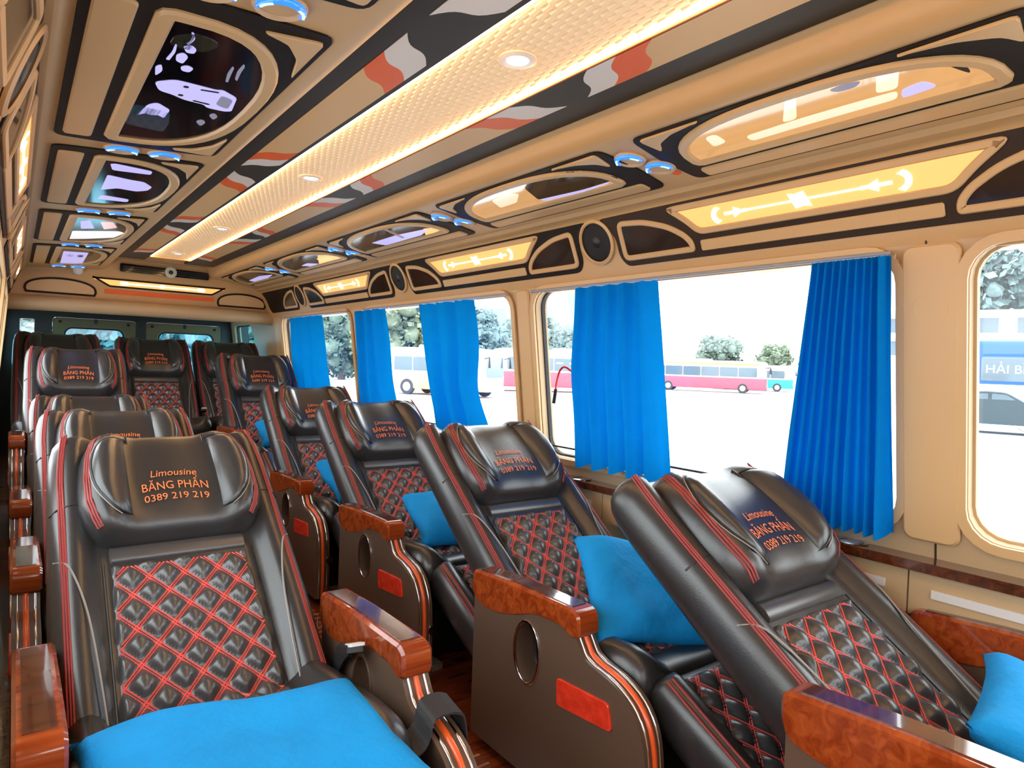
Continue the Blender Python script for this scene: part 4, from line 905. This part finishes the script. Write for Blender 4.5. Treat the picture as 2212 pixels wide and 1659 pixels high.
bus('orange_minibus', (18.3, 30.2), yaw_of(0.46, -0.89), 6.0, 2.1, 2.5, cream, peach, 'white and orange minibus seen through the middle window', nwin=4)
rc = bus('red_coach', (31.0, 34.2), yaw_of(0.93, -0.36), 11.0, 2.4, 2.85, palepink, pink, 'red coach partly hidden by the wide blue curtain', nwin=6)
for k, w in enumerate((0.5, 0.5, 0.7, 0.4, 0.6)): MB().box(-2.6 + k * 0.95, -2.6 + k * 0.95 + w, -1.24, -1.222, 1.92, 2.02).obj('white_mark', white, rc)
bus('red_bus', (49.2, 36.8), yaw_of(0.50, -0.866), 10.5, 2.4, 2.75, palepink, pink, 'bright red bus parked beyond the near window with yellow stripe', stripe=yel, nwin=6)
bus('teal_bus', (60.5, 39.5), yaw_of(0.50, -0.866), 8.0, 2.4, 2.6, cream, mat('bus_teal', (0.03, 0.45, 0.50), 0.35), 'small teal and white bus behind the red bus')
bus('blue_bus', (35.0, 7.6), yaw_of(0.30, -0.954), 11.0, 2.5, 3.5, bblue, cream, 'blue and white bus beyond the rightmost window', nwin=6, stripe=None, text=('HẢI BÌNH - HU', 0.50, -1.6, 2.12, -1))
# sedan
def sedan(loc, yaw):
    e = tag(empty('sedan_car', (loc[0], loc[1], GZ), yaw), 'dark grey sedan parked in front of the blue bus', 'car')
    paint = mat('car_paint', (0.035, 0.06, 0.075), 0.35, spec=0.4)
    prof = [(-2.2, 0.35), (-2.25, 0.7), (-2.1, 0.92), (-1.5, 0.98), (-0.9, 1.36), (-0.3, 1.45), (0.35, 1.42), (1.0, 1.02), (1.9, 0.88), (2.2, 0.7), (2.25, 0.4), (2.1, 0.28), (-2.0, 0.28)]
    p2 = [tuple(p) for p in rpoly(prof, 0.15, 3)]
    rings = []
    for y, k in ((-0.86, 0.0), (-0.82, 0.05), (-0.6, 0.08), (0, 0.1), (0.6, 0.08), (0.82, 0.05), (0.86, 0.0)):
        rings.append([(x * (0.97 + k * 0.3), y * (1 if z < 0.95 else 1 - 0.22 * (z - 0.95) / 0.5), 0.3 + (z - 0.3) * (0.97 + k * 0.3)) for x, z in p2])
    MB().loft(rings).obj('body', paint, e, 40)
    for s in (-1, 1):
        for q in ([(-0.85, 0.98), (-0.15, 0.98), (-0.15, 1.36), (-0.55, 1.33)], [(-0.05, 0.98), (0.85, 0.98), (0.35, 1.33), (-0.05, 1.36)]):
            MB().ext(rpoly(q, 0.05), [], 0.03, fr((0, s * 0.74, 0), (1, 0, 0), (0, 0, 1), Vector((0, s, 0.0)))).obj('side_window', dglass, e)
        for x in (-1.35, 1.35):
            w = MB().lathe([(0, 0.0), (0.30, 0.0), (0.32, 0.03), (0.32, 0.18), (0.0, 0.2)], 20, fr((x, s * 0.87, 0.32), (1, 0, 0), (0, 0, 1), (0, -s, 0))).obj('wheel', tyre, e, 40)
            MB().lathe([(0, -0.01), (0.20, -0.015), (0.21, 0.01)], 16, fr((x, s * 0.87, 0.32), (1, 0, 0), (0, 0, 1), (0, -s, 0))).obj('hub', hub, w, 40)
        MB().ext(rrect(s * 0.6 - 0.16, s * 0.6 + 0.16, 0.62, 0.76, 0.04), [], 0.04, fr((2.2, 0, 0), (0, 1, 0), (0, 0, 1), (1, 0, 0))).obj('headlamp', white, e)
    MB().ext(rpoly([(-0.62, 1.0), (0.62, 1.0), (0.52, 1.36), (-0.52, 1.36)], 0.05), [], 0.02, fr((1.02 + 0.0, 0, 0.02), (0, 1, 0), Vector((-0.66, 0, 0.40)).normalized(), Vector((0.4, 0, 0.66)).normalized()) @ Matrix.Translation((0, -1.0, 0))).obj('windscreen', dglass, e)
    MB().tube([(-2.0, -0.88, 0.30), (2.0, -0.88, 0.30)], 0.035, 6).obj('sill_trim', chrome, e)
sedan((27.0, 8.2), yaw_of(0.30, -0.954))
# trees, hedge, hill, building, poles
leafm = [mat('tree_green_%d' % i, c, 0.8, var=0.3, vscale=1.2) for i, c in enumerate([(0.16, 0.23, 0.19), (0.20, 0.25, 0.17), (0.19, 0.28, 0.28), (0.15, 0.21, 0.17)])]  # haze is mixed into the leaf colours as a paler tone
bark = mat('bark', (0.14, 0.11, 0.09), 0.9)
def tree(name, loc, h, rx, rz, mi, label, seed, trunk=0.35, lumps=90, leafy=7000, open_=False):
    rnd = random.Random(seed); e = tag(empty(name, (loc[0], loc[1], GZ)), label, 'tree', 'trees round the car park')
    mb = MB(); zc = h - rz
    def blob(c, r):
        bm = bmesh.new(); bmesh.ops.create_icosphere(bm, subdivisions=2, radius=1.0)
        vv = [Vector(c) + v.co * r * (1 + 0.35 * noise.noise(v.co * 1.7 + Vector(c))) for v in bm.verts]; ff = [tuple(x.index for x in q.verts) for q in bm.faces]
        bm.free(); mb.add(vv, ff)
    ends = []
    for i in range(lumps):
        u = rnd.uniform(-1, 1); a = rnd.uniform(0, 2 * math.pi); rr = rnd.uniform(0.35, 0.85); s_ = math.sqrt(1 - u * u)
        c = (rx * rr * s_ * math.cos(a), rx * rr * s_ * math.sin(a), zc + rz * rr * u); ends.append(c)
        blob(c, rx * (rnd.uniform(0.06, 0.12) if open_ else rnd.uniform(0.13, 0.22)))
    for i in range(leafy):
        c = ends[rnd.randrange(len(ends))]; d = Vector((rnd.gauss(0, 1), rnd.gauss(0, 1), rnd.gauss(0, 1))).normalized() * rx * (0.2 if open_ else 0.27)
        p = Vector(c) + d; s_ = rx * rnd.uniform(0.03, 0.07); q = Vector((rnd.gauss(0, 1), rnd.gauss(0, 1), rnd.gauss(0, 1))).normalized(); w = q.orthogonal().normalized()
        mb.add([p - q * s_, p + w * s_, p + q * s_ * 1.3, p - w * s_], [(0, 1, 2, 3)])
    mb.obj('crown', leafm[mi], e, 60)
    tb = MB(); tb.tube([(0, 0, 0), (0.05 * h, 0, zc * 0.5), (0, 0, zc)], [trunk, trunk * 0.7, trunk * 0.4], 8)
    for c in ends[:8]: tb.tube([(0, 0, zc * 0.75), tuple((Vector(c) + Vector((0, 0, zc * 0.8))) / 2), c], [trunk * 0.35, trunk * 0.2, 0.03], 5)
    tb.obj('trunk', bark, e, 60)
    return e
def at(px_ratio, dist): 
    d = Vector((px_ratio, 1, 0)).normalized() * dist; return (d.x, d.y)
tree('round_tree', at(1.39, 95), 6.9, 3.6, 3.3, 0, 'broad round tree behind the red bus', 1)
tree('round_tree', at(1.64, 95), 6.1, 2.5, 2.9, 1, 'smaller round tree right of the broad tree', 2)
tree('leafy_tree', at(0.53, 46), 7.2, 3.6, 3.4, 1, 'tall leafy tree behind the white and orange minibus', 3)
tree('leafy_tree', at(0.415, 58), 6.8, 3.2, 3.2, 0, 'leafy tree left of the far curtain, in the last window', 4)
tree('leafy_tree', at(0.68, 56), 6.4, 3.0, 3.0, 2, 'tree above the minibus windscreen', 5)
tree('leafy_tree', at(0.30, 64), 5.6, 3.0, 2.6, 3, 'dark leafy tree at the left edge of the last window', 6)
tree('hazy_tree', at(0.79, 72), 8.2, 3.4, 3.6, 2, 'pale blue-green tree left of the red coach roof', 7)
tree('hazy_tree', at(0.93, 84), 7.6, 3.2, 3.2, 2, 'pale blue-green tree above the red coach roof', 8)
tree('hazy_tree', at(1.95, 105), 5.2, 5.0, 2.4, 2, 'low hazy tree beside the pleated curtain', 9)
tree('spreading_tree', at(3.35, 72), 14.4, 7.0, 3.6, 2, 'tall spreading tree with open branches in the rightmost window', 10, 0.3, 80, 6000, True)
tree('rear_tree', (-1.2, 26.0), 5.2, 2.2, 2.2, 2, 'blue-green tree seen through the left rear door window', 11)
tree('rear_tree', (3.6, 27.0), 5.0, 2.6, 2.2, 2, 'blue-green tree seen through the right rear door window', 12)
hm = mat('hazy_hill', (0.24, 0.31, 0.34), 0.9)
pts = [(0.5, 0), (0.62, 16), (0.72, 22), (0.80, 20), (0.90, 31), (0.98, 34), (1.06, 24), (1.15, 10), (1.22, 0)]
sp = [tuple(p) for p in spline([(r, h, 0) for r, h in pts], 6)]
v = []; f = []
for r, h, _ in sp:
    a = Vector((*at(r, 240), 0)); v += [(a.x, a.y, GZ), (a.x, a.y, GZ + max(h, 0.1)), (a.x * 1.15, a.y * 1.15, GZ + max(h, 0.1) * 0.6), (a.x * 1.25, a.y * 1.25, GZ)]
for i in range(len(sp) - 1):
    for k in range(3): f.append((i * 4 + k, i * 4 + k + 1, i * 4 + 5 + k, i * 4 + 4 + k))
tag(mk('distant_hill', v, f, hm, None, 60), 'faint pointed hill on the horizon left of the wide curtain', 'hill')
tag(MB().ext([(0, 0), (9, 0), (9, 2.6), (0, 1.2)], [], 0.6, fr((*at(1.9, 90), GZ), Vector((1, -0.4, 0)).normalized(), (0, 0, 1), Vector((0.4, 1, 0)).normalized())).obj('grass_bank', mat('grass', (0.22, 0.27, 0.10), 0.9, var=0.2, vscale=2)), 'low grassy bank behind the parked buses', 'grass bank')
be = tag(empty('white_building', (*at(3.35, 55), GZ), yaw_of(0.30, -0.954)), 'white balconied building above the blue bus roof', 'building')
bw_ = mat('building_white', (0.72, 0.72, 0.74), 0.7)
MB().box(-8, 6, -0.5, 6, 0, 6.4).obj('wall', bw_, be)
for z in (3.0, 4.6, 6.2):
    MB().box(-8.3, 6.3, -1.3, 6.2, z, z + 0.28).obj('floor_slab', bw_, be)
for k in range(5):
    for z in (3.4, 5.0):
        w = MB().box(-7 + k * 2.6, -5.4 + k * 2.6, -0.56, -0.45, z, z + 1.0).obj('window', dglass, be)
        MB().box(-7.05 + k * 2.6, -5.35 + k * 2.6, -0.6, -0.5, z - 0.06, z).obj('sill', bw_, w)
for r, dd in ((1.165, 0), (1.215, 0.2)):
    e = tag(empty('lamp_pole', (*at(r, 100), GZ)), ('left' if dd == 0 else 'right') + ' of two thin grey poles above the red bus', 'pole', 'thin poles')
    MB().tube([(0, 0, 0), (0, 0, 8.2 + dd * 3)], [0.12, 0.07], 8).obj('post', mat('pole_grey_%d' % int(dd * 10), (0.4, 0.38, 0.38), 0.6), e, 60)
    MB().tube([(0, 0, 8.2 + dd * 3), (0.5, -0.3, 8.3 + dd * 3)], 0.05, 6).obj('lamp_arm', MATS['hazy_hill'], e, 60)
